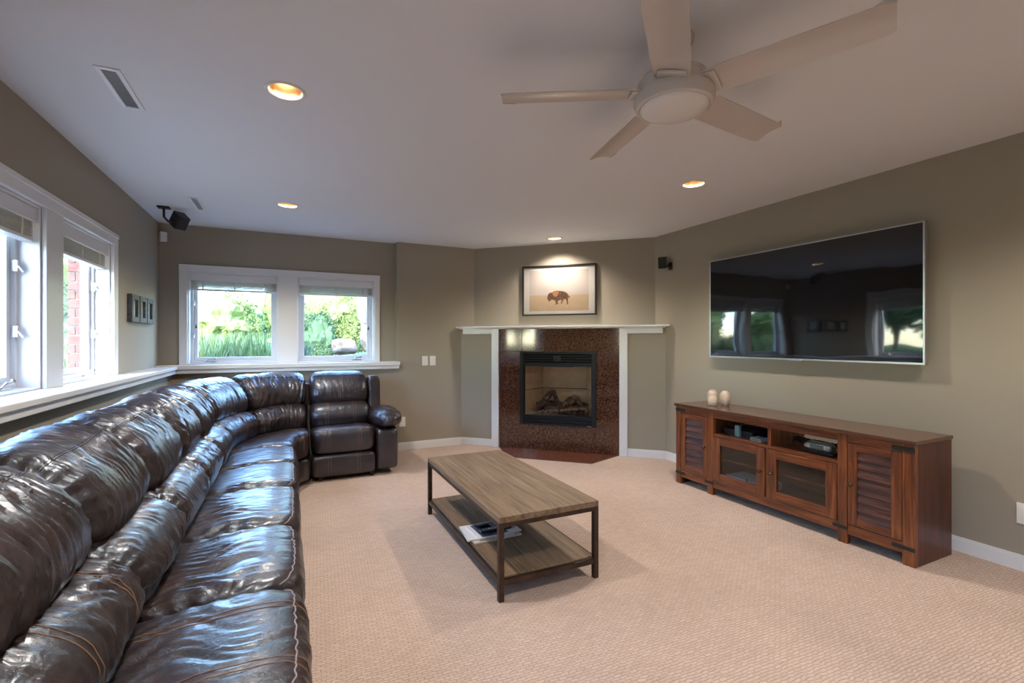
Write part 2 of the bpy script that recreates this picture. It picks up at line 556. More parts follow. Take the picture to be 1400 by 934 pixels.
def window(name, Mx, x0, x1, z0, z1, crank_right):
    r = empty(name, Mx @ Vector(((x0 + x1) / 2, .1, z0)), kind='structure')
    D = WT
    def p(n, mt, *b, bev=.002):
        mb = MB(Mx)
        for q in b: mb.box(*q)
        return mb.build(n, mt, r, bevel=bev)
    e = .012
    p('jamb', M['white'], (x0, x0 + e, 0, D, z0, z1)); p('jamb', M['white'], (x1 - e, x1, 0, D, z0, z1))
    p('jamb_head', M['white'], (x0 + e, x1 - e, 0, D, z1 - e, z1)); p('stool', M['white'], (x0 + e, x1 - e, 0, D, z0, z0 + .010))
    a0, a1, c0, c1 = x0 + e, x1 - e, z0 + .010, z1 - e
    w = .024
    y0, y1 = .085, .155
    p('outer_frame', M['vinyl'], (a0, a0 + w, y0, y1, c0, c1)); p('outer_frame', M['vinyl'], (a1 - w, a1, y0, y1, c0, c1))
    p('outer_frame', M['vinyl'], (a0 + w, a1 - w, y0, y1, c1 - w, c1)); p('outer_frame', M['vinyl'], (a0 + w, a1 - w, y0, y1, c0, c0 + w))
    a0 += w; a1 -= w; c0 += w; c1 -= w
    s = .034
    y0, y1 = .103, .143
    p('sash_stile', M['vinyl'], (a0, a0 + s, y0, y1, c0, c1)); p('sash_stile', M['vinyl'], (a1 - s, a1, y0, y1, c0, c1))
    p('sash_rail', M['vinyl'], (a0 + s, a1 - s, y0, y1, c1 - s, c1)); p('sash_rail', M['vinyl'], (a0 + s, a1 - s, y0, y1, c0, c0 + s))
    p('pane', M['glass'], (a0 + s - .004, a1 - s + .004, .126, .130, c0 + s - .004, c1 - s + .004), bev=0)
    # folding crank and two sash locks
    cx = a1 - .15 if crank_right else a0 + .15
    k = MB(Mx).box(cx - .05, cx + .05, .055, .086, c0 - .030, c0 - .012)
    k.tube([(cx - .03, .062, c0 - .012), (cx - .015, .050, c0 + .012), (cx + .035, .050, c0 + .016)], .007)
    k.lathe((cx + .042, .05, c0 + .008), [(.0, 0), (.009, .002), (.010, .014), (.006, .022), (0, .023)], 10)
    k.build('crank_handle', M['chrome'], r, auto=40)
    lx = a1 if crank_right else a0
    for zz in (.30, .68):
        z = c0 + (c1 - c0) * zz
        sg = -1 if crank_right else 1
        MB(Mx).box(min(lx, lx + sg * .012), max(lx, lx + sg * .012), .072, .092, z - .028, z + .028).tube([(lx + sg * .006, .072, z), (lx + sg * .006, .052, z - .03)], .005).build('sash_lock', M['vinyl'], r, auto=40)
    return r


window('window_1', ML, *LW[0], *LZ, True)
window('window_2', ML, *LW[1], *LZ, True)
window('added_window_1', ML, *LW2[0], *LZ, True)
window('added_window_2', ML, *LW2[1], *LZ, True)
window('window_3', MBK, *BW[0], *BZ, False)
window('window_4', MBK, *BW[1], *BZ, True)

# baseboards
def board(name, pts, h=.088, th=.014):
    """pts run along the wall foot; the board lies to the left of the run"""
    r = empty(name, (pts[0][0], pts[0][1], 0), kind='structure')
    for (xa, ya), (xb, yb) in zip(pts, pts[1:]):
        d = Vector((xb - xa, yb - ya)).normalized(); n = Vector((-d.y, d.x))
        q = lambda t: [(xa, ya), (xb, yb), (xb + n.x * t, yb + n.y * t), (xa + n.x * t, ya + n.y * t)]
        MB().prism(q(th), 0, h * .8).build('skirting', M['white'], r)
        MB().prism(q(th * .6), h * .8, h).build('skirting_cap', M['white'], r, bevel=.002)

# fireplace wall frame: local x along the face, y into the wall
FA = math.radians(43.2)
FM = Matrix(((math.cos(FA), math.sin(FA), 0, 2.2844), (-math.sin(FA), math.cos(FA), 0, 5.1871), (0, 0, 1, 0), (0, 0, 0, 1)))
FW = 1.424
def fp(s, y=0.0):
    v = FM @ Vector((s, y, 0)); return (v.x, v.y)
sL = (5.1871 - YBL) / math.sin(FA)                       # where the face meets the back wall
sR = (XR - 2.2844) / math.cos(FA)
board('baseboard_right', [(XR, Y0), fp(sR)])
board('baseboard_fireplace', [fp(sR), fp(FW + .088)])
board('baseboard_chimney', [fp(-.092), fp(sL)])
board('baseboard_back', [fp(sL), (XLL, YBL)])
board('baseboard_left', [(XLL, YBL), (XLL, Y0)])

fw = empty('wall_fireplace', (FM @ Vector((.7, 0, 0))), kind='structure')
MB(FM).box(-.75, 2.2, .118, .20, 1.40, H + .02).build('upper_wall', M['wall'], fw)
MB(FM).box(-.75, -.0, 0, .20, -.02, 1.415).build('side_panel', M['wall'], fw)
MB(FM).box(FW, 2.2, 0, .20, -.02, 1.415).build('side_panel', M['wall'], fw)
IN = (.264, 1.165, .297, 1.156)                          # firebox opening s0,s1,z0,z1
MB(FM).box(0, IN[0], .012, .20, -.02, 1.415).box(IN[1], FW, .012, .20, -.02, 1.415).box(IN[0], IN[1], .012, .20, IN[3], 1.415).box(IN[0], IN[1], .012, .20, -.02, IN[2]).build('tile_backing', M['grout'], fw)

# ================================================================== fireplace
fr = empty('fireplace', FM @ Vector((.71, -.1, 0)), 'corner fireplace with white mantel, polished red granite surround and black firebox', 'fireplace')
g = .0022
def tile(s0, s1, z0, z1):
    MB(FM).box(s0 + g, s1 - g, -.0, .0125, z0 + g, z1 - g).build('granite_tile', M['granite'], fr, bevel=.0012, seg=1)
TW = FW / 5
for i in range(5):
    tile(i * TW, (i + 1) * TW, IN[3], 1.425); tile(i * TW, (i + 1) * TW, .008, IN[2])
for j in range(3):
    h0 = IN[2] + (IN[3] - IN[2]) / 3 * j; h1 = IN[2] + (IN[3] - IN[2]) / 3 * (j + 1)
    tile(0, IN[0], h0, h1); tile(IN[1], FW, h0, h1)
# hearth: tapered apron of tiles set in the carpet
HD = .455
def clipx(poly, x, keep_right):
    out = []
    for i in range(len(poly)):
        a, b = poly[i], poly[(i + 1) % len(poly)]
        ia = (a[0] >= x) == keep_right; ib = (b[0] >= x) == keep_right
        if ia: out.append(a)
        if ia != ib:
            t = (x - a[0]) / (b[0] - a[0]); out.append((x, a[1] + t * (b[1] - a[1])))
    return out
trap = [(0.0, 0.0), (FW, 0.0), (1.18, -HD), (.244, -HD)]
def hearth(poly):
    c = (sum(p[0] for p in poly) / len(poly), sum(p[1] for p in poly) / len(poly))
    P = []
    for p in poly:
        d = Vector((p[0] - c[0], p[1] - c[1])); l = d.length
        P.append((p[0] - d.x / l * .003, p[1] - d.y / l * .003))
    MB(FM).prism(P, .001, .009).build('hearth_tile', M['granite_floor'], fr, bevel=.001, seg=1)
strip = [(0.0, 0.0), (FW, 0.0), (FW - .03, -.055), (.03, -.055)]
rest = [(.03, -.055), (FW - .03, -.055), (1.18, -HD), (.244, -HD)]
for i in range(5):
    for base in (strip, rest):
        q = clipx(base, i * TW, True)
        q = clipx(q, (i + 1) * TW, False) if q else q
        if q and len(q) > 2: hearth(q)
MB(FM).prism(trap, .0, .005).build('hearth_bed', M['grout'], fr)

# white pilasters, friezes and shelf
for a, b in ((-.09, 0.0), (FW, FW + .088)):
    MB(FM).box(a, b, -.030, .004, 0, 1.425).build('pilaster', M['white'], fr, bevel=.003)
MB(FM).box(sL + .035, -.09, -.030, .004, 1.366, 1.425).build('frieze', M['white'], fr, bevel=.003)
MB(FM).box(FW + .088, sR - .03, -.030, .004, 1.366, 1.425).build('frieze', M['white'], fr, bevel=.003)
def shelf(y, z0, z1, nm, ins):
    a, b = FM @ Vector((-.525 + ins, y, 0)), FM @ Vector((1.955 - ins, y, 0))
    nx, ny = math.sin(FA), math.cos(FA)
    ta = max(0, (YBL - .002 - a.y) / ny); tb = max(0, (XR - .002 - b.x) / nx)
    ul = (FM @ Vector((0, .116, 0))); sl_ = (5.1871 + .116 * ny - YBL + .002) / math.sin(FA); sr_ = (XR - .002 - 2.2844 - .116 * nx) / math.cos(FA)
    P = [(a.x, a.y), (b.x, b.y), (b.x + nx * tb, b.y + ny * tb), fp(sr_, .116), fp(sl_, .116), (a.x + nx * ta, a.y + ny * ta)]
    MB().prism(P, z0, z1).build(nm, M['white'], fr, bevel=.004)
shelf(-.115, 1.436, 1.456, 'mantel_shelf', 0)
shelf(-.085, 1.425, 1.436, 'mantel_moulding', .035)

# the gas firebox
s0, s1, z0, z1 = IN
fb = MB(FM)
fb.box(s0, s0 + .045, -.016, .05, z0, z1).box(s1 - .045, s1, -.016, .05, z0, z1).box(s0 + .045, s1 - .045, -.016, .05, z1 - .022, z1).box(s0 + .045, s1 - .045, -.016, .05, z0, z0 + .02)
frame = fb.build('firebox_frame', M['blackmetal'], fr, bevel=.002, label='black metal firebox frame')
MB(FM).box(s0 + .045, s1 - .045, .015, .05, z1 - .16, z1 - .022).build('louvre_housing', M['blackmetal'], frame)
MB(FM).box(s0 + .045, s1 - .045, .015, .05, z0 + .02, z0 + .10).build('louvre_housing', M['blackmetal'], frame)
for i in range(4):
    z = z1 - .045 - i * .028
    MB(FM).add([(s0 + .05, -.006, z), (s1 - .05, -.006, z), (s1 - .05, .014, z + .016), (s0 + .05, .014, z + .016), (s0 + .05, -.006, z - .006), (s1 - .05, -.006, z - .006), (s1 - .05, .014, z + .010), (s0 + .05, .014, z + .010)],
               [(0, 1, 2, 3), (7, 6, 5, 4), (0, 4, 5, 1), (1, 5, 6, 2), (2, 6, 7, 3), (3, 7, 4, 0)]).build('louvre', M['blackmetal'], frame)
for i in range(2):
    z = z0 + .042 + i * .030
    MB(FM).box(s0 + .05, s1 - .05, -.006, .014, z, z + .012).build('louvre', M['blackmetal'], frame)
MB(FM).box((s0 + s1) / 2 - .045, (s0 + s1) / 2 + .045, -.010, .012, z1 - .115, z1 - .045).build('vent_badge', M['blackmetal'], frame, bevel=.002)
MB(FM).box(s1 - .10, s1 - .05, -.018, -.0155, z0 + .006, z0 + .012).build('maker_plate', M['silver'], frame)
MB(FM).box((s0 + s1) / 2 - .19, (s0 + s1) / 2 + .19, -.002, .022, z1 - .178, z1 - .160).build('glass_clip', M['blackmetal'], frame)
g0, g1, h0, h1 = s0 + .045, s1 - .045, z0 + .10, z1 - .16
MB(FM).box(g0, g0 + .012, .008, .03, h0, h1).box(g1 - .012, g1, .008, .03, h0, h1).box(g0 + .012, g1 - .012, .008, .03, h1 - .012, h1).box(g0 + .012, g1 - .012, .008, .03, h0, h0 + .012).build('glass_trim', M['blackmetal'], frame)
MB(FM).box(g0 + .01, g1 - .01, .018, .021, h0 + .01, h1 - .01).build('fire_glass', M['fire_glass'], fr)
bd = .42; ba, bb_ = g0 + .13, g1 - .13
def panel(nm, pts, th=.01):
    a = MB(FM); v = [Vector(p) for p in pts]; nrm = (v[1] - v[0]).cross(v[2] - v[0]).normalized() * th
    a.add(v + [p + nrm for p in v], [(0, 1, 2, 3), (7, 6, 5, 4), (0, 4, 5, 1), (1, 5, 6, 2), (2, 6, 7, 3), (3, 7, 4, 0)])
    return a.build(nm, M['firebrick'], fr)
zb, zt = h0 - .03, h1 + .06
zm = zb + (zt - zb) * .47
for za, zc in ((zb, zm - .004), (zm + .004, zt)):
    panel('refractory_panel', [(ba, bd, za), (ba, bd, zc), (bb_, bd, zc), (bb_, bd, za)])
    panel('refractory_panel', [(g0 - .01, .05, za), (g0 - .01, .05, zc), (ba, bd, zc), (ba, bd, za)])
    panel('refractory_panel', [(g1 + .01, .05, zc), (g1 + .01, .05, za), (bb_, bd, za), (bb_, bd, zc)])
MB(FM).box(g0 - .03, g1 + .03, .05, .46, zt, zt + .02).build('firebox_roof', M['blackmetal'], fr)
MB(FM).box(g0 - .03, g1 + .03, .05, .46, zb - .02, zb).build('firebox_floor', M['blackmetal'], fr)
MB(FM).box(g0 - .04, g1 + .04, .445, .47, zb - .02, zt + .02).box(g0 - .05, g0 - .03, .05, .46, zb, zt).box(g1 + .03, g1 + .05, .05, .46, zb, zt).build('firebox_shell', M['blackmetal'], fr)
bed = MB(FM); n = 26
vs = []; fs = []
for i in range(n):
    for j in range(9):
        u = g0 + .06 + (g1 - g0 - .12) * i / (n - 1); v = .09 + .2 * j / 8
        vs.append((u, v, zb + .012 + .022 * abs(noise.noise((u * 22, v * 22, 3)))))
for i in range(n - 1):
    for j in range(8): fs.append((i * 9 + j, (i + 1) * 9 + j, (i + 1) * 9 + j + 1, i * 9 + j + 1))
bed.add(vs, fs).build('ember_bed', M['ember'], fr)
gr = MB(FM)
for i in range(9):
    u = g0 + .12 + (g1 - g0 - .24) * i / 8
    gr.tube([(u, .10, zb + .10), (u, .11, zb + .055), (u, .27, zb + .055)], .007, 6)
for u in (g0 + .2, g1 - .2):
    gr.tube([(u, .12, zb), (u, .12, zb + .055)], .008, 6)
gr.tube([(g0 + .10, .12, zb + .05), (g1 - .10, .12, zb + .05)], .008, 6)
gr.build('fire_grate', M['blackmetal'], fr)
def log(a, b, r, seed):
    a, b = Vector(a), Vector(b); pts = []; rs = []
    for k in range(11):
        t = k / 10; p = a.lerp(b, t)
        j = noise.noise_vector((t * 3 + seed, seed * 1.7, 0)) * .018
        pts.append(p + j); rs.append(r * (1 + .28 * noise.noise((t * 5, seed, 1))) * (.72 if k in (0, 10) else 1))
    MB(FM).tube(pts, rs, 12).build('ceramic_log', M['log'], fr, auto=50)
cz = zb + .06
log((g0 + .10, .24, cz + .07), (g1 - .10, .27, cz + .08), .055, 1)
log((g0 + .10, .11, cz + .0), (g0 + .30, .22, cz + .24), .035, 2)
log((g0 + .30, .21, cz + .25), (g0 + .43, .10, cz + .05), .026, 3)
log((g0 + .22, .13, cz + .04), (g0 + .47, .14, cz + .03), .038, 4)
log((g1 - .40, .12, cz + .03), (g1 - .20, .20, cz + .19), .034, 5)
log((g1 - .24, .20, cz + .20), (g1 - .07, .10, cz + .0), .030, 6)
log((g1 - .44, .16, cz + .06), (g1 - .12, .13, cz + .05), .036, 7)
log((g0 + .44, .15, cz + .10), (g1 - .28, .22, cz + .17), .026, 8)

# ================================================================== sectional sofa
SA_Y, SA_E = 4.05, .16                       # straight run ends at y=SA_Y; far run starts at x=SA_E
def spath(seg, t, off):
    """plan point: off=0 is the foot of the backrest cushions, positive towards the wall"""
    if seg == 'run': return (-.45 - off, t)
    if seg == 'end': return (t, 4.95 + off)
    th = t * PI / 2
    return (SA_E - (.61 + off) * math.cos(th), SA_Y + (.90 + off) * math.sin(th))


def smooth_loop(loop, n):
    """closed Catmull-Rom through (off,z) points, resampled by length"""
    P = [Vector((a, b)) for a, b in loop]; m = len(P); out = []
    for i in range(m):
        p0, p1, p2, p3 = P[i - 1], P[i], P[(i + 1) % m], P[(i + 2) % m]
        for k in range(12):
            t = k / 12
            out.append(.5 * ((2 * p1) + (p2 - p0) * t + (2 * p0 - 5 * p1 + 4 * p2 - p3) * t * t + (3 * p1 - p0 - 3 * p2 + p3) * t ** 3))
    ds = [0]
    for i in range(len(out)): ds.append(ds[-1] + (out[(i + 1) % len(out)] - out[i]).length)
    res = []; tot = ds[-1]; j = 0
    for k in range(n):
        q = tot * k / n
        while ds[j + 1] < q: j += 1
        f = (q - ds[j]) / max(1e-9, ds[j + 1] - ds[j])
        res.append(out[j].lerp(out[(j + 1) % len(out)], f))
    return res


class Cushion:
    def __init__(s, seg, t0, t1, loop, nl=56, nt=64, seed=0, wr=.008, freq=16.0, pinch=7, e=.30, bulge=0.0, slant=0.0, loopf=None):
        s.seg, s.t0, s.t1, s.nl, s.nt, s.seed, s.wr, s.freq, s.pinch, s.e, s.bulge, s.slant = seg, t0, t1, nl, nt, seed, wr, freq, pinch, e, bulge, slant
        s.loopf = loopf
        s.L = smooth_loop(loop, nl)
        s.c = sum(s.L, Vector((0, 0))) / nl
        s.len = abs(t1 - t0) if seg != 'arc' else abs(t1 - t0) * 1.3

    def at(s, u, k, extra=0.0):
        """u in -1..1 across the seat, k index (float) round the section"""
        k0 = int(math.floor(k)) % s.nl; f = k - math.floor(k)
        q = s.L[k0].lerp(s.L[(k0 + 1) % s.nl], f)
        au = min(1.0, abs(u))
        sc = (1 - au ** s.pinch) ** s.e
        r = q - s.c
        w = 0.0
        if s.wr:
            x = u * s.len * .5; a = k / s.nl * 6.283
            cx, cy = math.cos(a), math.sin(a)
            wx = x * s.freq + s.slant * q.y * 14 + noise.noise((x * 3, cx * 1.6, s.seed + cy * 1.6)) * 2.4
            n1 = noise.noise((wx, cx * .9 + s.seed * 3.1, cy * .9))
            n2 = noise.noise((wx * 2.3, cx * 1.5 + s.seed, cy * 1.5 + 7))
            n3 = noise.noise((x * 5, cx * 2.2 + s.seed, cy * 2.2 + 3))
            mk = min(1.5, max(.5, .8 + 1.7 * noise.noise((x * 2.6 + s.seed * 2, cx * .8, cy * .8 + s.seed))))
            w = s.wr * mk * ((1 - 2.2 * abs(n1)) * .75 + (.5 - abs(n2)) * .8 + n3 * .7)
            w += s.wr * .55 * max(0, au - .55) / .45 * math.sin(a * 19 + s.seed)
        l = r.length
        r2 = r * (sc * (1 + s.bulge * (1 - au * au))) + (r / max(l, 1e-6)) * (w * min(1, sc * 1.4) + extra)
        p = s.c + r2
        t = (s.t0 + s.t1) / 2 + u * (s.t1 - s.t0) / 2
        off = p.x
        if s.loopf: off = s.loopf(t, off)
        x, y = spath(s.seg, t, off)
        return Vector((x, y, p.y))

    def build(s, name, mt, parent):
        us = []
        for i in range(s.nt + 1):
            v = -1 + 2 * i / s.nt
            us.append(math.copysign(1 - (1 - abs(v)) ** 1.6, v) if abs(v) > .5 else v * (1 - .5 ** 1.6) / .5)
        us[0], us[-1] = -.99995, .99995
        vs = []; fs = []
        for u in us:
            for k in range(s.nl): vs.append(s.at(u, k))
        for i in range(s.nt):
            for k in range(s.nl):
                fs.append((i * s.nl + k, (i + 1) * s.nl + k, (i + 1) * s.nl + (k + 1) % s.nl, i * s.nl + (k + 1) % s.nl))
        fs.append(tuple(range(s.nl))); fs.append(tuple(s.nt * s.nl + k for k in range(s.nl - 1, -1, -1)))
        mb = MB(); mb.add(vs, fs)
        s.o = mb.build(name, mt, parent, smooth=True)
        return s.o

    def kfind(s, pred):
        return [k for k in range(s.nl) if pred(s.L[k])]

    def stitch(s, u, ks, parent, r=.0013, name='stitching', mt=None, du=0.012):
        mb = MB()
        for d in ((-du, du) if du else (0,)):
            mb.tube([s.at(u + d / (s.len * .5), k, .0008) for k in ks], r, 5)
        return mb.build(name, mt or M['stitch'], parent, smooth=True)


# sections: (offset from backrest foot, height)
SEAT = [(-.475, .27), (-.492, .36), (-.482, .435), (-.43, .472), (-.28, .476), (-.10, .458), (.05, .435), (.10, .36), (.05, .27), (-.20, .25), (-.42, .25)]
LUMB = [(-.005, .42), (-.055, .49), (-.065, .56), (-.015, .635), (.08, .668), (.17, .650), (.20, .55), (.17, .43), (.08, .39)]
BACK = [(.085, .655), (.050, .72), (.065, .80), (.130, .885), (.225, .945), (.33, .955), (.42, .90), (.45, .78), (.42, .66), (.30, .625), (.17, .63)]
FOOT = [(-.470, .055), (-.482, .13), (-.470, .215), (-.43, .238), (-.34, .235), (-.30, .15), (-.34, .05), (-.42, .035)]
sofa = empty('sectional_sofa', (-.2, 4.3, 0), 'dark brown leather reclining sectional sofa curving round the window corner', 'sofa')
def frontfix(t, off):                                      # wedge and far run are a little shallower
    return off * (1 - .09 * min(1, max(0, t))) if off < 0 else off
def endfix(t, off):
    return off * .81 if off < 0 else off * .98
runs = [(.56, 1.16), (1.16, 1.745), (1.755, 2.33), (2.33, 2.95), (2.95, 3.52), (3.52, 4.05)]
units = [('run', a, b) for a, b in runs] + [('arc', 0.02, .50), ('arc', .50, .985), ('end', SA_E + .01, .735)]
for i, (seg, a, b) in enumerate(units):
    big = i in (1, 2, 3)
    lf = {'arc': frontfix, 'end': endfix, 'run': None}[seg]
    nt = 130 if big else 80
    bk = Cushion(seg, a, b, BACK, nl=72 if big else 56, nt=nt, seed=i * 1.37 + .2, wr=.0105 if seg != 'end' else .005, freq=31, e=.26, pinch=8, bulge=.04)
    bo = bk.build('back_cushion', M['leather'], sofa)
    lm = Cushion(seg, a, b, LUMB, nl=60 if big else 48, nt=nt, seed=i * 2.11 + 5, wr=.0085 if seg != 'end' else .004, freq=33, e=.27, pinch=8, bulge=.02)
    lo = lm.build('lumbar_cushion', M['leather'], sofa)
    st = None
    if seg != 'arc':
        st = Cushion(seg, a, b, SEAT, nl=84 if big else 64, nt=nt, seed=i * 1.9 + 9, wr=.0078 if seg != 'end' else .0038, freq=26, e=.22, pinch=9, bulge=.015, slant=.0, loopf=lf)
        sc_o = st.build('seat_cushion', M['leather'], sofa)
        ft = Cushion(seg, a, b, FOOT, nl=40, nt=40, seed=i + 20, wr=.003, freq=10, e=.18, pinch=10, loopf=lf)
        fo = ft.build('footrest_panel', M['leather'], sofa)
    # seams
    top = [k * .5 for k in range(2 * st.nl)] if st else []
    if st:
        ks = [k for k in top if st.L[int(k)].y > .30 and -.495 < st.L[int(k)].x < .0]
        # piping along the front top edge
        ke = min(range(st.nl), key=lambda k: (st.L[k] - Vector((-.462, .458))).length)
        pp = MB().tube([st.at(-.93 + 1.86 * j / 60, ke + .14 * math.sin(j * 1.3 + i), .001) for j in range(61)], .0024, 6)
        pp.build('front_piping', M['piping'], sc_o, smooth=True)
        if i in (1, 8):
            for u in (-.48, .48): st.stitch(u, sorted(ks), sc_o)
    kl = [k * .5 for k in range(2 * lm.nl) if lm.L[int(k * .5)].x < .11 and lm.L[int(k * .5)].y > .43]
    kl.sort(key=lambda k: lm.L[int(k)].y + (k % 1) * .0001)
    if i in (1, 8):
        for u in (-.45, .45): lm.stitch(u, kl, lo)
    elif i in (6, 7): lm.stitch(.15 if i == 6 else .35, kl, lo)
    # horizontal head seam of the back cushion
    kb = min(range(bk.nl), key=lambda k: (bk.L[k] - Vector((.175, .92))).length)
    hs = MB()
    for d in (0, .45):
        hs.tube([bk.at(-.9 + 1.8 * j / 50, kb + d + .25 * math.sin(j * .13 + i), .0003) for j in range(51)], .0013, 5)
    hs.build('head_seam', M['dark'], bo, smooth=True)
    if i == 8:
        kk = [k * .5 for k in range(2 * bk.nl) if bk.L[int(k * .5)].x < .16 and bk.L[int(k * .5)].y > .70]
        kk.sort(key=lambda k: bk.L[int(k)].y)
        bk.stitch(.05, kk, bo)
        kf = [k * .5 for k in range(2 * ft.nl) if ft.L[int(k * .5)].x < -.44]
        kf.sort(key=lambda k: ft.L[int(k)].y)
        for u in (-.45, .45): ft.stitch(u, kf, fo)

# one wedge seat in the corner, with its front
def wedge_loop(L_): return L_
st = Cushion('arc', 0.0, .99, SEAT, nl=64, nt=70, seed=31, wr=.006, freq=8, e=.2, pinch=10, loopf=frontfix)
wo = st.build('wedge_seat', M['leather'], sofa)
ks = [k for k in range(st.nl) if st.L[k].y > .30 and st.L[k].x < 0]
st.stitch(.55, ks, wo)
ft = Cushion('arc', 0.0, .99, FOOT, nl=40, nt=40, seed=33, wr=.003, freq=8, e=.18, pinch=10, loopf=frontfix)
ft.build('wedge_front', M['leather'], sofa)

# hidden frame under the cushions and the outer back shell
def sweep(loop, stations):
    vs = []; fs = []; n = len(loop)
    for seg, t in stations:
        for off, z in loop:
            if seg == 'end': off = off * .98 if off > 0 else off * .8
            x, y = spath(seg, t, off); vs.append((x, y, z))
    for i in range(len(stations) - 1):
        for k in range(n): fs.append((i * n + k, (i + 1) * n + k, (i + 1) * n + (k + 1) % n, i * n + (k + 1) % n))
    fs.append(tuple(range(n))); fs.append(tuple((len(stations) - 1) * n + k for k in range(n - 1, -1, -1)))
    return MB().add(vs, fs)
stn = [('run', .58), ('run', 4.05)] + [('arc', k / 14) for k in range(1, 14)] + [('end', SA_E), ('end', .73)]
sweep([(-.36, .06), (-.36, .24), (.02, .30), (.12, .40), (.30, .62), (.36, .62), (.36, .06)], stn).build('seat_frame', M['dark'], sofa)
sweep([(.33, .05), (.33, .84), (.37, .875), (.425, .875), (.455, .84), (.465, .05)], stn).build('back_shell', M['leather'], sofa, bevel=.008)
for seg, t in (('run', .64), ('run', 1.74), ('run', 2.9), ('run', 4.0), ('end', .25), ('end', .70)):
    for off in (-.33, .40):
        x, y = spath(seg, t, off)
        MB().lathe((x, y, 0), [(.022, 0), (.026, .06)], 10).build('foot', M['dark'], sofa)

# far arm: slab side, puffy pad, wing of the backrest
def pillow(name, c, h, rot=0, n=5.0, wr=.004, seed=0, parent=None, tilt=0.0):
    """superellipsoid block with soft wrinkles; h = half sizes"""
    vs = []; fs = []; nu, nv = 56, 36
    R = Matrix.Rotation(rot, 3, 'Z') @ Matrix.Rotation(tilt, 3, 'X')
    pw = lambda a, e: math.copysign(abs(a) ** e, a)
    for i in range(nv + 1):
        b = -PI / 2 + PI * i / nv
        for j in range(nu):
            a = 2 * PI * j / nu
            d = Vector((pw(math.cos(b), 2 / n) * pw(math.cos(a), 2 / n), pw(math.cos(b), 2 / n) * pw(math.sin(a), 2 / n), pw(math.sin(b), 2 / n)))
            p = Vector((d.x * h[0], d.y * h[1], d.z * h[2]))
            q = p + Vector((seed, 0, 0))
            f = 1 - 2 * abs(noise.noise((q.x * 9, q.y * 26, q.z * 12)))
            p += d.normalized() * wr * f
            vs.append(Vector(c) + R @ p)
    for i in range(nv):
        for j in range(nu): fs.append((i * nu + j, i * nu + (j + 1) % nu, (i + 1) * nu + (j + 1) % nu, (i + 1) * nu + j))
    return MB().add(vs, fs).build(name, M['leather'], parent, smooth=True)
pillow('arm_panel', (.845, 4.93, .245), (.105, .37, .20), n=9, wr=.003, seed=2, parent=sofa)
pillow('arm_pad', (.862, 4.86, .525), (.135, .36, .078), n=2.8, wr=.011, seed=5, parent=sofa)
pillow('back_wing', (.800, 5.20, .70), (.066, .12, .205), n=6, wr=.003, seed=8, parent=sofa, tilt=-.12)
# near arm, behind the camera's edge of the run
pillow('arm_panel', (-.42, .44, .245), (.46, .105, .20), n=9, wr=.003, seed=12, parent=sofa)
pillow('arm_pad', (-.40, .44, .515), (.44, .12, .075), n=2.8, wr=.010, seed=15, parent=sofa)

# ================================================================== coffee table
TX0, TX1, TY0, TY1 = .918, 1.505, 2.085, 3.40
ct = empty('coffee_table', ((TX0 + TX1) / 2, (TY0 + TY1) / 2, 0), 'two-tier coffee table of weathered brown wood on a dark steel frame', 'table')
n = 5; wd = (TX1 - TX0) / n
for k in range(n):
    box('top_plank', TX0 + k * wd + .0004, TX0 + (k + 1) * wd - .0004, TY0, TY1, .386, .416, M['table_wood'], ct, bevel=.0012, seg=1)
    box('shelf_plank', TX0 + .022 + k * (wd - .0088) + .0004, TX0 + .022 + (k + 1) * (wd - .0088) - .0004, TY0 + .022, TY1 - .022, .090, .114, M['table_wood'], ct, bevel=.0012, seg=1)
lw = .028
for x in (TX0, TX1 - lw):
    for y in (TY0, TY1 - lw):
        box('leg', x, x + lw, y, y + lw, 0, .386, M['iron'], ct, bevel=.002)
for z0, z1 in ((.362, .386), (.078, .106)):
    for x in (TX0 + .002, TX1 - .024):
        box('side_rail', x, x + .022, TY0 + lw, TY1 - lw, z0, z1, M['iron'], ct, bevel=.002)
    for y in (TY0 + .002, TY1 - .024):
        box('end_rail', TX0 + lw, TX1 - lw, y, y + .022, z0, z1, M['iron'], ct, bevel=.002)

# magazines and remote on the lower shelf
def sheet_thing(name, c, sx, sy, h, rot, label, cat, group, cover, pages, extra=None):
    Mx = Matrix.Translation(c) @ Matrix.Rotation(rot, 4, 'Z')
    r = empty(name, c, label, cat, group)
    MB(Mx).box(-sx / 2, sx / 2, -sy / 2, sy / 2, .0008, h - .0008).build('pages', pages, r)
    MB(Mx).box(-sx / 2 - .001, sx / 2 + .001, -sy / 2 - .001, sy / 2 + .001, h - .0008, h).box(-sx / 2 - .001, sx / 2 + .001, -sy / 2 - .001, sy / 2 + .001, 0, .0008).box(-sx / 2 - .0015, -sx / 2, -sy / 2, sy / 2, .0, h).build('cover', cover, r)
    if extra:
        for nm, q, mt in extra: MB(Mx).box(q[0], q[1], q[2], q[3], h, h + .0004).build(nm, mt, r)
    return r
PG = mat('magazine_pages', (0.62, 0.58, 0.52), 0.8)
CV1 = mat('cream_magazine_cover', (0.66, 0.60, 0.50), 0.35)
CV2 = mat('white_magazine_cover', (0.70, 0.71, 0.72), 0.3)
CVN = mat('navy_cover_photo', (0.035, 0.05, 0.10), 0.3); CVY = mat('ochre_cover_photo', (0.40, 0.31, 0.14), 0.3); CVB = mat('pale_blue_cover_photo', (0.42, 0.46, 0.52), 0.3)
noise_col(CVN, [(0.02, 0.03, 0.06), (0.10, 0.13, 0.20)], scale=25)
sheet_thing('magazine', (1.10, 2.622, .1145), .30, .225, .008, .02, 'thin cream magazine at the bottom of the pile on the coffee table shelf', 'magazine', 'magazines on the coffee table shelf', CV1, PG)
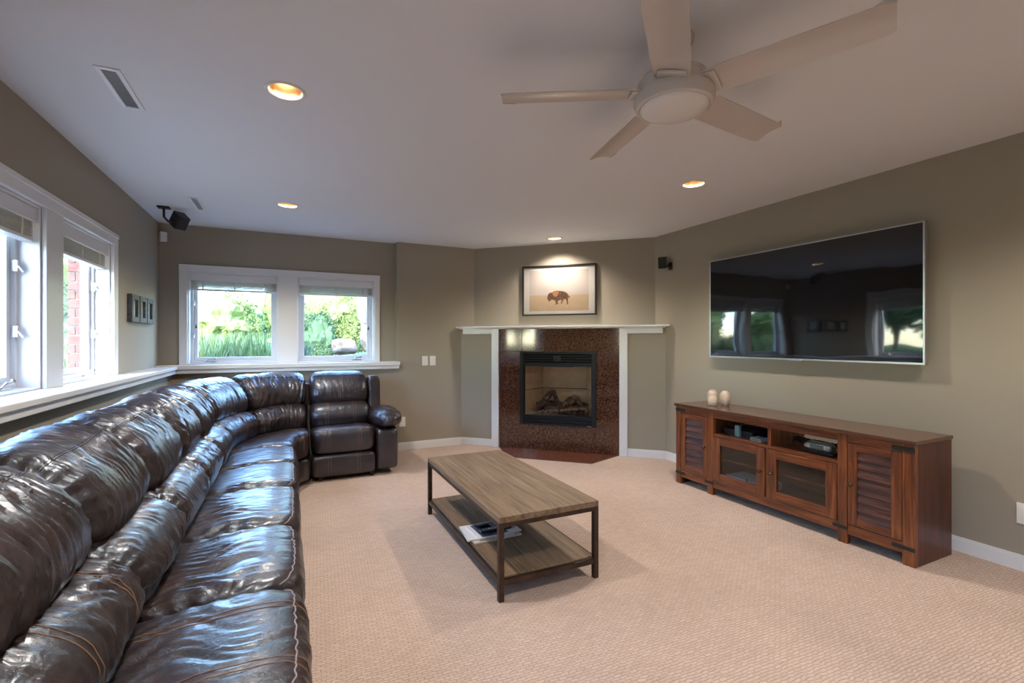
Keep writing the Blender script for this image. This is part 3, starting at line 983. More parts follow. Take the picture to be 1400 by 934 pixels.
sheet_thing('magazine', (1.075, 2.632, .1227), .285, .215, .009, -.10, 'white-covered magazine in the middle of the pile on the coffee table shelf', 'magazine', 'magazines on the coffee table shelf', CV2, PG)
sheet_thing('magazine', (1.118, 2.628, .1319), .275, .21, .007, .05, 'magazine with navy and ochre cover photo on top of the pile', 'magazine', 'magazines on the coffee table shelf', CV2, PG,
            [('cover_photo', (-.115, .055, -.095, .095), CVN), ('cover_picture', (-.075, .0, -.02, .07), CVY), ('cover_picture', (.06, .12, -.06, .085), CVB)])
rc = empty('remote_control', (1.115, 2.59, .1394), 'slim black remote control lying on the magazines', 'remote')
RM = Matrix.Translation((1.115, 2.588, .1394)) @ Matrix.Rotation(.02, 4, 'Z')
MB(RM).box(-.10, .10, -.021, .021, 0, .016).build('body', M['blackplastic'], rc, bevel=.006, seg=3)
bt = MB(RM)
for i in range(9):
    for j in range(3):
        bt.box(-.085 + i * .019, -.073 + i * .019, -.013 + j * .010, -.006 + j * .010, .016, .0175)
bt.build('buttons', M['greyplastic'], rc)

# ================================================================== media console
K0, K1, KY0, KY1, KH = 3.165, 3.575, 1.405, 3.205, .715
tv = empty('media_console', ((K0 + K1) / 2, (KY0 + KY1) / 2, 0), 'long cherry wood media console with louvred end doors and glass middle doors', 'cabinet')
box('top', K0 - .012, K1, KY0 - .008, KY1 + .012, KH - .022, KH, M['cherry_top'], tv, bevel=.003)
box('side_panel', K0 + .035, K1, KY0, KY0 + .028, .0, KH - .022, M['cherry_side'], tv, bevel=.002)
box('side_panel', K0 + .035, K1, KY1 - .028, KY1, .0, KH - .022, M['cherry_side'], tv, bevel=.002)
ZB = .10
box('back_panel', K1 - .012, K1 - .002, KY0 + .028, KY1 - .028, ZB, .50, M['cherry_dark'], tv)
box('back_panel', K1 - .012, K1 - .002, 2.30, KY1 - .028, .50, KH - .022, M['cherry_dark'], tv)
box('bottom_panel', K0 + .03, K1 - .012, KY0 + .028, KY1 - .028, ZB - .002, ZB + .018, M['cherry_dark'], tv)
posts = [(KY0, KY0 + .062), (1.760, 1.818), (2.795, 2.850), (KY1 - .055, KY1)]
for a, b in posts:
    box('front_post', K0, K0 + .036, a, b, 0, KH - .022, M['cherry_v'], tv, bevel=.003)
for (a, b) in ((posts[0][1], posts[1][0]), (posts[1][1], posts[2][0]), (posts[2][1], posts[3][0])):
    box('bottom_rail', K0 + .004, K0 + .034, a, b, .062, .125, M['cherry_h'], tv, bevel=.002)
    box('top_rail', K0 + .003, K0 + .034, a, b, .642, KH - .022, M['cherry_h'], tv, bevel=.002)
a, b = posts[1][1], posts[2][0]
box('cubby_floor', K0 + .004, K1 - .012, a, b, .490, .510, M['cherry_h'], tv, bevel=.002)
box('cubby_divider', K0 + .012, K1 - .012, 2.285, 2.310, .510, .642, M['cherry_v'], tv)
for q in (posts[1], posts[2]):
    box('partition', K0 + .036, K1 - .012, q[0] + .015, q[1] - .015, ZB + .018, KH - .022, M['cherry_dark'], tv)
box('door_mullion', K0 + .006, K0 + .034, 2.303, 2.322, .125, .490, M['cherry_v'], tv, bevel=.001)
box('inner_shelf', K0 + .05, K1 - .012, a, b, .302, .318, M['cherry_h'], tv)

def knob(y, z, par, x=K0 - .004):
    MB().lathe((x, y, z), [(0, -.030), (.011, -.028), (.0155, -.020), (.012, -.011), (.0065, -.006), (.007, .004)], 14, 'x').build('knob', M['knob'], par, auto=40, label='round brown wooden knob')

def louvre_door(y0, y1, ky):
    d = MB()
    z0, z1 = .129, .638; st = .052
    x0, x1 = K0 + .002, K0 + .026
    dr = d.box(x0, x1, y0, y0 + st, z0, z1).build('louvred_door', M['cherry_v'], tv, bevel=.002)
    MB().box(x0, x1, y1 - st, y1, z0, z1).build('door_stile', M['cherry_v'], dr, bevel=.002)
    MB().box(x0, x1, y0 + st, y1 - st, z1 - .045, z1).build('door_rail', M['cherry_h'], dr, bevel=.002)
    MB().box(x0, x1, y0 + st, y1 - st, z0, z0 + .045).build('door_rail', M['cherry_h'], dr, bevel=.002)
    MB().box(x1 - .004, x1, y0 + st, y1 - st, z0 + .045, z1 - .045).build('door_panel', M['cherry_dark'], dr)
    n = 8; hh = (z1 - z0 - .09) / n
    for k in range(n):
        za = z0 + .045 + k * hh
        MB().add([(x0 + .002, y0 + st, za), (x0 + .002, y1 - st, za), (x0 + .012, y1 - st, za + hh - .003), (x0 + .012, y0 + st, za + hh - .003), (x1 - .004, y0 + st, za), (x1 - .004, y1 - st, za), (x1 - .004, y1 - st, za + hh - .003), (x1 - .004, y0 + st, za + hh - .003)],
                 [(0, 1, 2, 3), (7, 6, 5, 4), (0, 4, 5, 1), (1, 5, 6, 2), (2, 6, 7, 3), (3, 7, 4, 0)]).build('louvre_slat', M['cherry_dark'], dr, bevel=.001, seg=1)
    knob(ky, .385, dr)
louvre_door(posts[0][1] + .003, posts[1][0] - .003, posts[1][0] - .028)
louvre_door(posts[2][1] + .003, posts[3][0] - .003, posts[2][1] + .028)

def glass_door(y0, y1, ky):
    x0, x1 = K0 - .004, K0 + .020; z0, z1 = .129, .486; st = .068
    d = MB().box(x0, x1, y0, y0 + st, z0, z1).build('glass_door', M['cherry_v'], tv, bevel=.002)
    MB().box(x0, x1, y1 - st, y1, z0, z1).build('door_stile', M['cherry_v'], d, bevel=.002)
    MB().box(x0, x1, y0 + st, y1 - st, z1 - .058, z1).build('door_rail', M['cherry_h'], d, bevel=.002)
    MB().box(x0, x1, y0 + st, y1 - st, z0, z0 + .062).build('door_rail', M['cherry_h'], d, bevel=.002)
    MB().box(x0 + .012, x0 + .015, y0 + st - .003, y1 - st + .003, z0 + .059, z1 - .055).build('door_pane', M['cab_glass'], d)
    knob(ky, .312, d, x0)
glass_door(posts[1][1] + .003, 2.301, 2.272)
glass_door(2.324, posts[2][0] - .003, 2.356)
# iron corner straps
for (a, b), lo, hi in ((posts[0], -1, 1), (posts[3], 1, 1), (posts[1], 0, 1), (posts[2], 0, 1)):
    y0, y1 = (a - .001, b + .05) if lo == -1 else (a - .05, b + .001) if lo == 1 else (a - .003, b + .028)
    br_ = MB().box(K0 - .003, K0 + .001, y0, y1, .088, .110)
    br_.build('iron_strap', M['bracket'], tv, bevel=.001)
    if lo: MB().box(K0 - .003, K0 + .001, y0, y1, .648, .674).build('iron_strap', M['bracket'], tv, bevel=.001)

# things in and on the console
r = empty('media_receiver', (3.36, 2.60, .51), 'flat black receiver box with pale teal label inside the console cubby', 'receiver')
MB().box(3.26, 3.50, 2.50, 2.77, .512, .560).build('body', M['blackplastic'], r, bevel=.004)
MB().box(3.235, 3.26, 2.60, 2.64, .512, .60).build('label_card', M['teal'], r)
r = empty('network_switch', (3.235, 2.43, .51), 'small grey electronic box beside the cubby divider of the console', 'electronic box')
MB().box(3.20, 3.29, 2.385, 2.475, .5105, .540).build('body', M['greyplastic'], r, bevel=.004)
MB().box(3.1985, 3.2005, 2.395, 2.465, .518, .532).build('front_panel', M['lcd'], r)
r = empty('clock_radio', (3.27, 1.985, .51), 'rounded silver-faced clock radio on a black base inside the console', 'radio')
MB().box(3.235, 3.36, 1.885, 2.10, .5105, .532).build('base', M['blackplastic'], r, bevel=.004)
MB().box(3.225, 3.30, 1.895, 2.075, .532, .588).build('face', M['silver'], r, bevel=.024, seg=5)
MB().box(3.2235, 3.226, 1.94, 2.03, .546, .574).build('display', M['lcd'], r, bevel=.001)
for y in (1.914, 2.056):
    MB().lathe((3.226, y, .560), [(0, -.006), (.012, -.005), (.013, .0)], 14, 'x').build('dial', M['greyplastic'], r)
r = empty('cable_bundle', (3.42, 2.08, .51), 'tangle of black cables behind the clock radio in the console', 'cables')
for j in range(5):
    pts = [(3.40 + .02 * math.sin(k * 1.3 + j), 1.85 + .40 * k / 12, .524 + .045 * abs(math.sin(k * .7 + j * 1.9))) for k in range(13)]
    MB().tube(pts, .0045, 6).build('cable', M['blackplastic'], r, smooth=True)
r = empty('game_console', (3.34, 2.56, .119), 'white rounded electronic box with a black cable behind the glass console door', 'electronic box')
MB().box(3.22, 3.46, 2.38, 2.74, .1185, .185).build('body', M['whiteplastic'], r, bevel=.025, seg=4)
MB().tube([(3.216, 2.52, .20), (3.205, 2.50, .165), (3.212, 2.47, .14), (3.206, 2.50, .125)], .006, 6).build('cable', M['blackplastic'], r, smooth=True)

def jar(x, y, prof, label):
    o = MB().lathe((x, y, KH + .0005), prof, 32).build('ceramic_jar', M['ceramic'], auto=50)
    return tag(o, label, 'jar', 'cream jars on the media console')
jar(3.345, 2.955, [(.034, 0), (.0385, .004), (.040, .03), (.039, .066), (.034, .070), (.034, .074), (.026, .082), (.012, .088), (0, .089)], 'short squat cream ceramic jar with domed lid standing on the console')
jar(3.425, 3.025, [(.030, 0), (.040, .008), (.044, .05), (.044, .09), (.036, .112), (.026, .120), (.026, .126), (.010, .130), (0, .130)], 'cream ceramic jar half hidden behind the short squat one')
jar(3.44, 2.905, [(.026, 0), (.036, .012), (.042, .045), (.043, .085), (.038, .108), (.024, .122), (.020, .126), (.018, .122), (.0, .118)], 'tall barrel-shaped cream ceramic jar standing by itself on the console')

# ================================================================== television
t = empty('television', (XR, 2.378, 1.13), 'large flat black television with thin silver bezel mounted on the wall', 'television')
TY0_, TY1_, TZ0, TZ1, TXF = 1.545, 3.212, 1.128, 2.034, 3.595
box('screen', TXF + .002, TXF + .006, TY0_ + .010, TY1_ - .010, TZ0 + .012, TZ1 - .008, M['screen'], t)
bz = MB().box(TXF, TXF + .034, TY0_, TY0_ + .010, TZ0, TZ1).box(TXF, TXF + .034, TY1_ - .010, TY1_, TZ0, TZ1).box(TXF, TXF + .034, TY0_ + .010, TY1_ - .010, TZ1 - .008, TZ1).box(TXF, TXF + .034, TY0_ + .010, TY1_ - .010, TZ0, TZ0 + .012)
bz.build('bezel', M['silver'], t)
box('back_case', TXF + .006, TXF + .033, TY0_ + .010, TY1_ - .010, TZ0 + .012, TZ1 - .008, M['blackplastic'], t)
box('logo_bar', TXF - .003, TXF + .002, 2.33, 2.43, TZ0 - .004, TZ0 + .006, M['silver'], t)
box('wall_mount', TXF + .033, XR - .0005, 2.10, 2.66, 1.42, 1.74, M['blackmetal'], t)

# ================================================================== ceiling fan
FX, FY, ZBL = 1.335, 1.364, 2.232
f = empty('ceiling_fan', (FX, FY, H), 'white five-blade ceiling fan with round frosted lens', 'fan')
MB().lathe((FX, FY, 0), [(.0, H - .0005), (.075, H - .0005), (.072, H - .02), (.055, H - .045), (.018, H - .055), (.018, ZBL + .07), (.0, ZBL + .07)], 32, cap=False).build('canopy', M['fan'], f, auto=35)
MB().lathe((FX, FY, ZBL), [(.0, .075), (.06, .072), (.118, .058), (.135, .035), (.135, -.005), (.0, -.005)], 48, cap=False).build('motor_housing', M['fan'], f, auto=35)
MB().lathe((FX, FY, ZBL), [(.118, -.004), (.146, -.010), (.150, -.030), (.142, -.056), (.133, -.062), (.127, -.058), (.0, -.050)], 48, cap=False).build('light_ring', M['fan'], f, auto=35)
MB().lathe((FX, FY, ZBL), [(.1255, -.050), (.124, -.060), (.112, -.068), (.07, -.076), (.0, -.079)], 48, cap=False).build('lens', M['fan_globe'], f, auto=50)
R0, R1 = .10, .665
def blade(k):
    a = math.radians(151 - 72 * k)
    B = Matrix.Translation((FX, FY, ZBL)) @ Matrix.Rotation(a, 4, 'Z')
    P = B @ Matrix.Rotation(math.radians(-13), 4, 'X')
    # plan outline: nearly parallel blade with a slanted tip
    prof = [(R0 + .02, -.062, .064), (.20, -.066, .068), (.40, -.068, .068), (R1 - .05, -.067, .066), (R1 - .012, -.064, .062), (R1, -.058, .050)]
    vs = []; fs = []; n = 7
    for x, y0, y1 in prof:
        for s_ in (1, -1):
            for j in range(n):
                y = y0 + (y1 - y0) * j / (n - 1)
                cam_ = .010 * (1 - ((y - (y0 + y1) / 2) / ((y1 - y0) / 2)) ** 2)
                th = .0035 if 0 < j < n - 1 else .0015
                vs.append((x, y if s_ > 0 else y, cam_ + s_ * th))
    m_ = 2 * n
    for i in range(len(prof) - 1):
        b0, b1 = i * m_, (i + 1) * m_
        for j in range(n - 1):
            fs.append((b0 + j, b1 + j, b1 + j + 1, b0 + j + 1)); fs.append((b0 + n + j, b0 + n + j + 1, b1 + n + j + 1, b1 + n + j))
        fs.append((b0, b0 + n, b1 + n, b1)); fs.append((b0 + n - 1, b1 + n - 1, b1 + m_ - 1, b0 + m_ - 1))
    for b0 in (0, (len(prof) - 1) * m_):
        for j in range(n - 1): fs.append((b0 + j, b0 + j + 1, b0 + n + j + 1, b0 + n + j))
    bo = MB(P).add(vs, fs).build('blade', M['fan'], f, auto=30)
    # winglet turned up at the tip, and the holder under the root
    MB(P).add([(R1 - .055, -.068, -.004), (R1 + .002, -.058, -.004), (R1 - .004, -.067, .024), (R1 - .055, -.071, -.002)], [(0, 1, 2), (0, 2, 3), (1, 3, 2), (0, 3, 1)]).build('tip_winglet', M['fan'], bo)
    MB(P).add([(.085, -.060, -.014), (.085, .060, -.014), (.165, .050, -.008), (.165, -.050, -.008), (.085, -.060, .010), (.085, .060, .010), (.165, .050, .004), (.165, -.050, .004)],
              [(0, 1, 2, 3), (7, 6, 5, 4), (0, 4, 5, 1), (1, 5, 6, 2), (2, 6, 7, 3), (3, 7, 4, 0)]).build('blade_holder', M['fan'], f, bevel=.004)
for k in range(5): blade(k)

# ================================================================== recessed lamps
where = ['above the sofa seats beside the large ceiling vent', 'above the sofa corner beside the back windows', 'in front of the bison picture and mantel', 'between the ceiling fan and the television']
def downlight(i, x, y):
    lab = 'round recessed ceiling light, gold reflector, ' + (where[i] if i < 4 else 'added out of view to brighten the room')
    r = empty('recessed_light', (x, y, H), lab, 'ceiling light', 'recessed ceiling lights')
    MB().lathe((x, y, H), [(LAMP_R - .002, .004), (LAMP_R + .001, -.004), (LAMP_R + .012, -.006), (LAMP_R + .018, -.001), (LAMP_R + .018, .0)], 40, cap=False).build('trim_ring', M['lamp_ring'], r, auto=60)
    MB().lathe((x, y, H), [(LAMP_R - .001, .0), (LAMP_R - .004, .03), (LAMP_R - .012, .07), (.050, .115), (.0, .118)], 40, cap=False).build('reflector', M['lamp_gold'], r, auto=60)
    MB().lathe((x, y, H), [(0, .056), (.020, .058), (.036, .068), (.042, .085), (.036, .104), (0, .112)], 28, cap=False).build('bulb', M['bulb'], r, auto=60)
    l = bpy.data.lights.new('lamp_glow', 'SPOT'); l.shadow_soft_size = .06
    l.spot_size = math.radians(136); l.spot_blend = .75
    l.energy = LAMP_POWER; l.color = (1.0, .89, .77)
    lo = bpy.data.objects.new('lamp_glow', l); COL.objects.link(lo)
    lo.parent = r; lo.location = (0, 0, .026)
for i, (x, y) in enumerate(LAMPS): downlight(i, x, y)

# ================================================================== vents, speakers, plates
def vent(x0, x1, y0, y1, label, n, back):
    r = empty('ceiling_vent', ((x0 + x1) / 2, (y0 + y1) / 2, H), label, 'vent')
    b = .020
    MB().box(x0, x0 + b, y0, y1, H - .006, H).box(x1 - b, x1, y0, y1, H - .006, H).box(x0 + b, x1 - b, y0, y0 + b, H - .006, H).box(x0 + b, x1 - b, y1 - b, y1, H - .006, H).build('frame', M['vent'], r, bevel=.002)
    MB().box(x0 + b, x1 - b, y0 + b, y1 - b, H - .0012, H - .0004).build('backing', back, r)
    for k in range(n):
        y = y0 + b + (y1 - y0 - 2 * b) * (k + .5) / n
        MB().add([(x0 + b, y - .006, H - .0045), (x1 - b, y - .006, H - .0045), (x1 - b, y + .004, H - .0015), (x0 + b, y + .004, H - .0015)], [(0, 1, 2, 3)]).build('louvre', M['vent'], r)
vent(-.752, -.660, 2.53, 2.925, 'large white ceiling vent with a dark louvred grille above the sofa', 22, M['ventdark'])
vent(-.750, -.672, 4.51, 4.91, 'smaller-looking pale ceiling vent beside the black ceiling speaker', 22, M['vent'])

def speaker(root_loc, plate, arm, body_c, rot, label, size):
    r = empty('satellite_speaker', root_loc, label, 'speaker')
    plate.build('mount_plate', M['blackplastic'], r, bevel=.002)
    MB().tube(arm, .010, 8).build('mount_arm', M['blackplastic'], r, auto=50)
    B = Matrix.Translation(body_c) @ rot
    b = MB(B).box(-size[0], size[0], -size[1], size[1], -size[2], size[2]).build('cabinet', M['blackplastic'], r, bevel=.006)
    MB(B).box(-size[0] * .86, size[0] * .86, -size[1] - .004, -size[1], -size[2] * .9, size[2] * .9).build('grille', M['dark'], r, bevel=.002)
rot = Matrix.Rotation(.75, 4, 'Z') @ Matrix.Rotation(math.radians(38), 4, 'X')
speaker((-.99, 4.95, H), MB().box(-1.035, -.945, 4.91, 4.99, H - .012, H), [(-.99, 4.95, H - .012), (-.99, 4.955, H - .085), (-.965, 4.98, H - .115), (-.93, 4.99, H - .115)], (-.885, 4.99, H - .100), rot, 'black cube speaker hanging from a ceiling bracket in the window corner', (.048, .055, .062))
rot = Matrix.Rotation(-.9, 4, 'Z') @ Matrix.Rotation(math.radians(14), 4, 'X')
speaker((XR, 3.80, 2.09), MB().box(XR - .012, XR, 3.775, 3.825, 2.04, 2.12), [(XR - .012, 3.80, 2.075), (XR - .05, 3.81, 2.075), (XR - .06, 3.83, 2.10)], (XR - .075, 3.845, 2.12), rot, 'small black speaker on the wall between fireplace and television', (.040, .045, .060))
r = empty('motion_sensor', (-1.10, YB, 2.30), 'small white motion sensor high in the corner above the window ledge', 'sensor')
MB(Matrix.Translation((-1.128, YB - .030, 2.30)) @ Matrix.Rotation(PI / 5, 4, 'Z')).box(-.030, .030, -.022, .022, -.048, .048).build('body', M['plate'], r, bevel=.008, seg=3)
MB(Matrix.Translation((-1.128, YB - .030, 2.30)) @ Matrix.Rotation(PI / 5, 4, 'Z')).box(-.022, .022, -.026, -.0215, -.036, .012).build('lens', M['whiteplastic'], r, bevel=.002)

def plate(name, Mx, label, cat, kind, group=None):
    r = empty(name, Mx.to_translation(), label, cat, group)
    MB(Mx).box(-.036, .036, -.006, 0, -.058, .058).build('cover_plate', M['plate'], r, bevel=.002)
    if kind == 'switch':
        MB(Mx).box(-.017, .017, -.010, -.006, -.034, .034).build('rocker', M['plate'], r, bevel=.002)
    else:
        for dz in (-.024, .024):
            MB(Mx).box(-.016, .016, -.008, -.006, dz - .014, dz + .014).build('socket', M['plate'], r, bevel=.003)
for x, which in ((1.462, 'nearer the window ledge'), (1.556, 'nearer the fireplace')):
    plate('light_switch', Matrix.Translation((x, YBL, 1.043)), 'white wall switch plate of a side by side pair, the one ' + which, 'switch', 'switch', 'switch plates on the back wall')
plate('wall_outlet', Matrix.Translation((1.19, YBL, .330)), 'white wall outlet beside the padded sofa arm', 'outlet', 'outlet')
plate('wall_outlet', Matrix.Translation((XR, 1.125, .318)) @ Matrix.Rotation(-PI / 2, 4, 'Z'), 'white wall outlet low on the television wall past the console', 'outlet', 'outlet')

# ================================================================== framed bison print
UP = FM @ Matrix.Translation((0, .118, 0))
pr = empty('framed_print', UP @ Vector((.711, 0, 1.583)), 'black-framed print of a bison on a pale plain hanging above the mantel', 'picture')
p0, p1, q0, q1 = .265, 1.157, 1.583, 2.182
fwid = .019
MB(UP).box(p0, p0 + fwid, -.034, 0, q0, q1).box(p1 - fwid, p1, -.034, 0, q0, q1).box(p0 + fwid, p1 - fwid, -.034, 0, q1 - fwid, q1).box(p0 + fwid, p1 - fwid, -.034, 0, q0, q0 + fwid).build('frame', M['frame_black'], pr, bevel=.002)
MB(UP).box(p0 + fwid, p1 - fwid, -.018, -.002, q0 + fwid, q1 - fwid).build('mat_board', M['mat_board'], pr)
a0, a1, b0, b1 = .352, 1.065, 1.640, 2.123
hz = 1.826
art = MB(UP).box(a0, a1, -.0192, -.018, hz, b1).build('printed_sky', M['print_sky'], pr)
MB(UP).box(a0, a1, -.0192, -.018, b0, hz).build('printed_plain', M['print_field'], pr)
def flat(pts, y, mt, nm, par):
    v = [(x, y, z) for x, z in pts] + [(x, y + .0004, z) for x, z in pts]; n = len(pts)
    fs = [tuple(range(n)), tuple(range(2 * n - 1, n - 1, -1))] + [(i, n + i, n + (i + 1) % n, (i + 1) % n) for i in range(n)]
    return MB(UP).add(v, fs).build(nm, mt, par)
# outline of the animal, 0..1 across and up, walking left
body = [(.02, .45), (.03, .62), (.07, .78), (.13, .88), (.20, .87), (.25, .90), (.33, .98), (.45, 1.0), (.60, .97), (.72, .93), (.82, .86), (.90, .74), (.93, .64), (.99, .53), (1.0, .48), (.96, .49), (.92, .56), (.915, .45), (.89, .33), (.91, .20), (.90, .05), (.85, .04), (.855, .20), (.82, .38),
        (.74, .42), (.70, .30), (.66, .18), (.64, .07), (.60, .07), (.62, .22), (.63, .36), (.55, .35), (.47, .27), (.47, .16), (.52, .07), (.48, .06), (.43, .12), (.40, .02), (.36, .02), (.385, .18), (.36, .30), (.30, .36), (.22, .40), (.17, .34), (.12, .27), (.08, .28), (.07, .38)]
bx0, bz0, bw, bh = .566, 1.706, .285, .172
flat([(bx0 + u * bw, bz0 + v * bh) for u, v in body], -.0197, M['bison'], 'printed_bison', pr)
hump = [(.24, .86), (.33, .95), (.45, .97), (.52, .93), (.50, .78), (.44, .62), (.36, .56), (.29, .66)]
flat([(bx0 + u * bw, bz0 + v * bh) for u, v in hump], -.0201, M['bison_hump'], 'printed_hump', pr)
MB(UP).box(p0 + fwid, p1 - fwid, -.027, -.025, q0 + fwid, q1 - fwid).build('glazing', M['picture_glass'], pr)

# three little frames on the left wall
PT = [mat('pale_small_print', (0.42, 0.48, 0.46), .6), mat('pink_small_print', (0.42, 0.36, 0.35), .6), mat('grey_small_print', (0.34, 0.37, 0.36), .6)]
for m_ in PT: noise_col(m_, [(0.20, 0.25, 0.24), tuple(m_.node_tree.nodes['Principled BSDF'].inputs['Base Color'].default_value)[:3], (0.62, 0.62, 0.58)], scale=18)
FRM = mat('dark_weathered_frame', (0.05, 0.055, 0.06), .5)
noise_col(FRM, [(0.02, 0.025, 0.03), (0.12, 0.13, 0.13)], scale=30)
lab3 = ['dark-framed pale little picture of the row of three, next to the window', 'dark-framed pinkish little picture, middle of the row of three', 'dark-framed grey little picture of the row of three, next to the corner']
for k in range(3):
    y0 = 4.635 + k * .222; y1 = y0 + .20
    r = empty('small_picture', (XL, (y0 + y1) / 2, 1.435), lab3[k], 'picture', 'row of three small pictures')
    fw_ = .042; z0, z1 = 1.432, 1.655
    MB().box(XL, XL + .035, y0, y0 + fw_, z0, z1).box(XL, XL + .035, y1 - fw_, y1, z0, z1).box(XL, XL + .035, y0 + fw_, y1 - fw_, z1 - fw_, z1).box(XL, XL + .035, y0 + fw_, y1 - fw_, z0, z0 + fw_).build('frame', FRM, r, bevel=.004)
    MB().box(XL + .001, XL + .014, y0 + fw_, y1 - fw_, z0 + fw_, z1 - fw_).build('print', PT[k], r)

# ================================================================== blinds
def blind(Mx, x0, x1, zt, label, cord_right=False):
    r = empty('window_blind', Mx @ Vector(((x0 + x1) / 2, .04, zt)), label, 'blind')
    a, b = x0 + .016, x1 - .016
    MB(Mx).box(a, b, .010, .022, zt - .088, zt - .014).build('valance', M['white'], r, bevel=.004)
    MB(Mx).box(a, b, .022, .070, zt - .060, zt - .016).build('head_rail', M['white'], r)
    zz = zt - .064
    for k in range(12):
        z = zz - .0085 * k
        MB(Mx).box(a + .006, b - .006, .024, .072, z - .0036, z).build('slat', M['slat'], r)
    z = zz - .0085 * 12
    MB(Mx).box(a + .006, b - .006, .022, .074, z - .020, z).build('bottom_rail', M['white'], r, bevel=.004)
    for f_ in (.14, .5, .86):
        x = a + (b - a) * f_
        MB(Mx).box(x - .006, x + .006, .0205, .0235, z - .004, zt - .085).build('ladder_tape', M['slat'], r)
    xc = a + .05 if not cord_right else b - .05
    zt2 = zt - .55
    MB(Mx).tube([(xc, .028, zt - .06), (xc, .018, zt - .3), (xc + .002, .020, zt2 + .02)], .0018, 5).build('pull_cord', M['slat'], r)
    MB(Mx).lathe((xc + .002, .020, zt2 - .02), [(.010, 0), (.009, .015), (.004, .035), (.002, .042)], 10).build('cord_tassel', M['knob'], r, auto=50)
blind(ML, *LW[0], LZ[1], 'raised white slatted blind in the side window further from the corner')
blind(ML, *LW[1], LZ[1], 'raised white slatted blind in the side window with the brick view')
blind(MBK, *BW[0], BZ[1], 'raised white slatted blind above the view of tall grass')
blind(MBK, *BW[1], BZ[1], 'raised white slatted blind above the view of boulders', True)

# ================================================================== outside
GZ = .70
mb = MB()
for x0, x1, y0, y1 in ((-70, -1.37, -45, 70), (3.89, 60, -45, 70), (-1.37, 3.89, 5.84, 70), (-1.37, 3.89, -45, -2.81)):
    mb.add([(x0, y0, GZ), (x1, y0, GZ), (x1, y1, GZ), (x0, y1, GZ)], [(0, 1, 2, 3)])
mb.build('ground', M['lawn'], kind='structure')
MB().add([(-13.6, -45, GZ + .012), (-9.8, -45, GZ + .012), (-9.8, 60, GZ + .012), (-13.6, 60, GZ + .012)], [(0, 1, 2, 3)]).build('driveway', M['drive'], kind='structure')
MB().add([(-5, 5.85, GZ + .01), (6, 5.85, GZ + .01), (6, 11.5, GZ + .01), (-5, 11.5, GZ + .01)], [(0, 1, 2, 3)]).build('garden_bed', M['soil'], kind='structure')

MB().add([(-3.4, -3, GZ + .012), (-1.37, -3, GZ + .012), (-1.37, 6.9, GZ + .012), (-3.4, 6.9, GZ + .012)], [(0, 1, 2, 3)]).add([(-1.37, 5.84, GZ + .012), (3.8, 5.84, GZ + .012), (3.8, 6.8, GZ + .012), (-1.37, 6.8, GZ + .012)], [(0, 1, 2, 3)]).build('added_bounce_path', M['bounce_paving'], kind='structure')  # unseen pale ground added to bounce daylight up to the ceiling
# brick pier outside the far side window: every brick its own piece
pier = empty('wall_pier', (-1.53, 5.3, .5), kind='structure')
MB().box(-1.678, -1.332, 5.162, 5.50, .4, 2.75).build('mortar_core', M['mortar'], pier)
bl, bh, gj = .097, .066, .010
bm_ = MB().box(0, bl, 0, .05, 0, bh).mesh('brick', M['brick'])
for c in range(30):
    z = .42 + c * (bh + gj)
    off = 0 if c % 2 else (bl + gj) / 2
    x = -1.690
    first = True
    while x < -1.36:
        o = put('brick', bm_, pier); o.location = Vector((x, 5.150, z)) - pier.location
        if first and off:
            o.scale.x = .47; x += bl * .47 + gj
        else: x += bl + gj
        o.matrix_parent_inverse = Matrix.Identity(4)
        first = False
for y in (-2.3, 1.85):
    MB().box(-1.76, -1.33, y, y + .3, .4, 2.75).build('added_sun_block', M['brick'], kind='structure')  # unseen blocks added to keep direct sun off the side windows


def leaves(name, clusters, size, mt, parent, kind='stuff', asp=.55, seed=0, droop=0.0):
    """clusters: (centre, radii, count); each leaf a small folded quad"""
    r_ = np.random.default_rng(seed); V = []; n_all = 0
    for c, rad, n in clusters:
        d = r_.normal(size=(n, 3)); d /= np.linalg.norm(d, axis=1)[:, None]
        rr = r_.uniform(.55, 1.0, n) ** .6
        p = np.array(c) + d * rr[:, None] * np.array(rad)
        a = r_.normal(size=(n, 3)); a[:, 2] -= droop; a /= np.linalg.norm(a, axis=1)[:, None]
        b = np.cross(a, r_.normal(size=(n, 3))); b /= np.linalg.norm(b, axis=1)[:, None]
        s = (size * r_.uniform(.6, 1.3, n))[:, None]
        V.append(np.stack([p - a * s * .5, p + b * s * asp * .5, p + a * s * .5, p - b * s * asp * .5], 1).reshape(-1, 3)); n_all += n
    V = np.concatenate(V)
    me = bpy.data.meshes.new(name)
    me.vertices.add(len(V)); me.vertices.foreach_set('co', V.ravel())
    me.loops.add(len(V)); me.loops.foreach_set('vertex_index', np.arange(len(V)))
    me.polygons.add(n_all); me.polygons.foreach_set('loop_start', np.arange(0, len(V), 4)); me.polygons.foreach_set('loop_total', np.full(n_all, 4))
    me.update(); me.validate(); me.materials.append(mt)
    o = put(name, me, parent); o['kind'] = kind
    return o


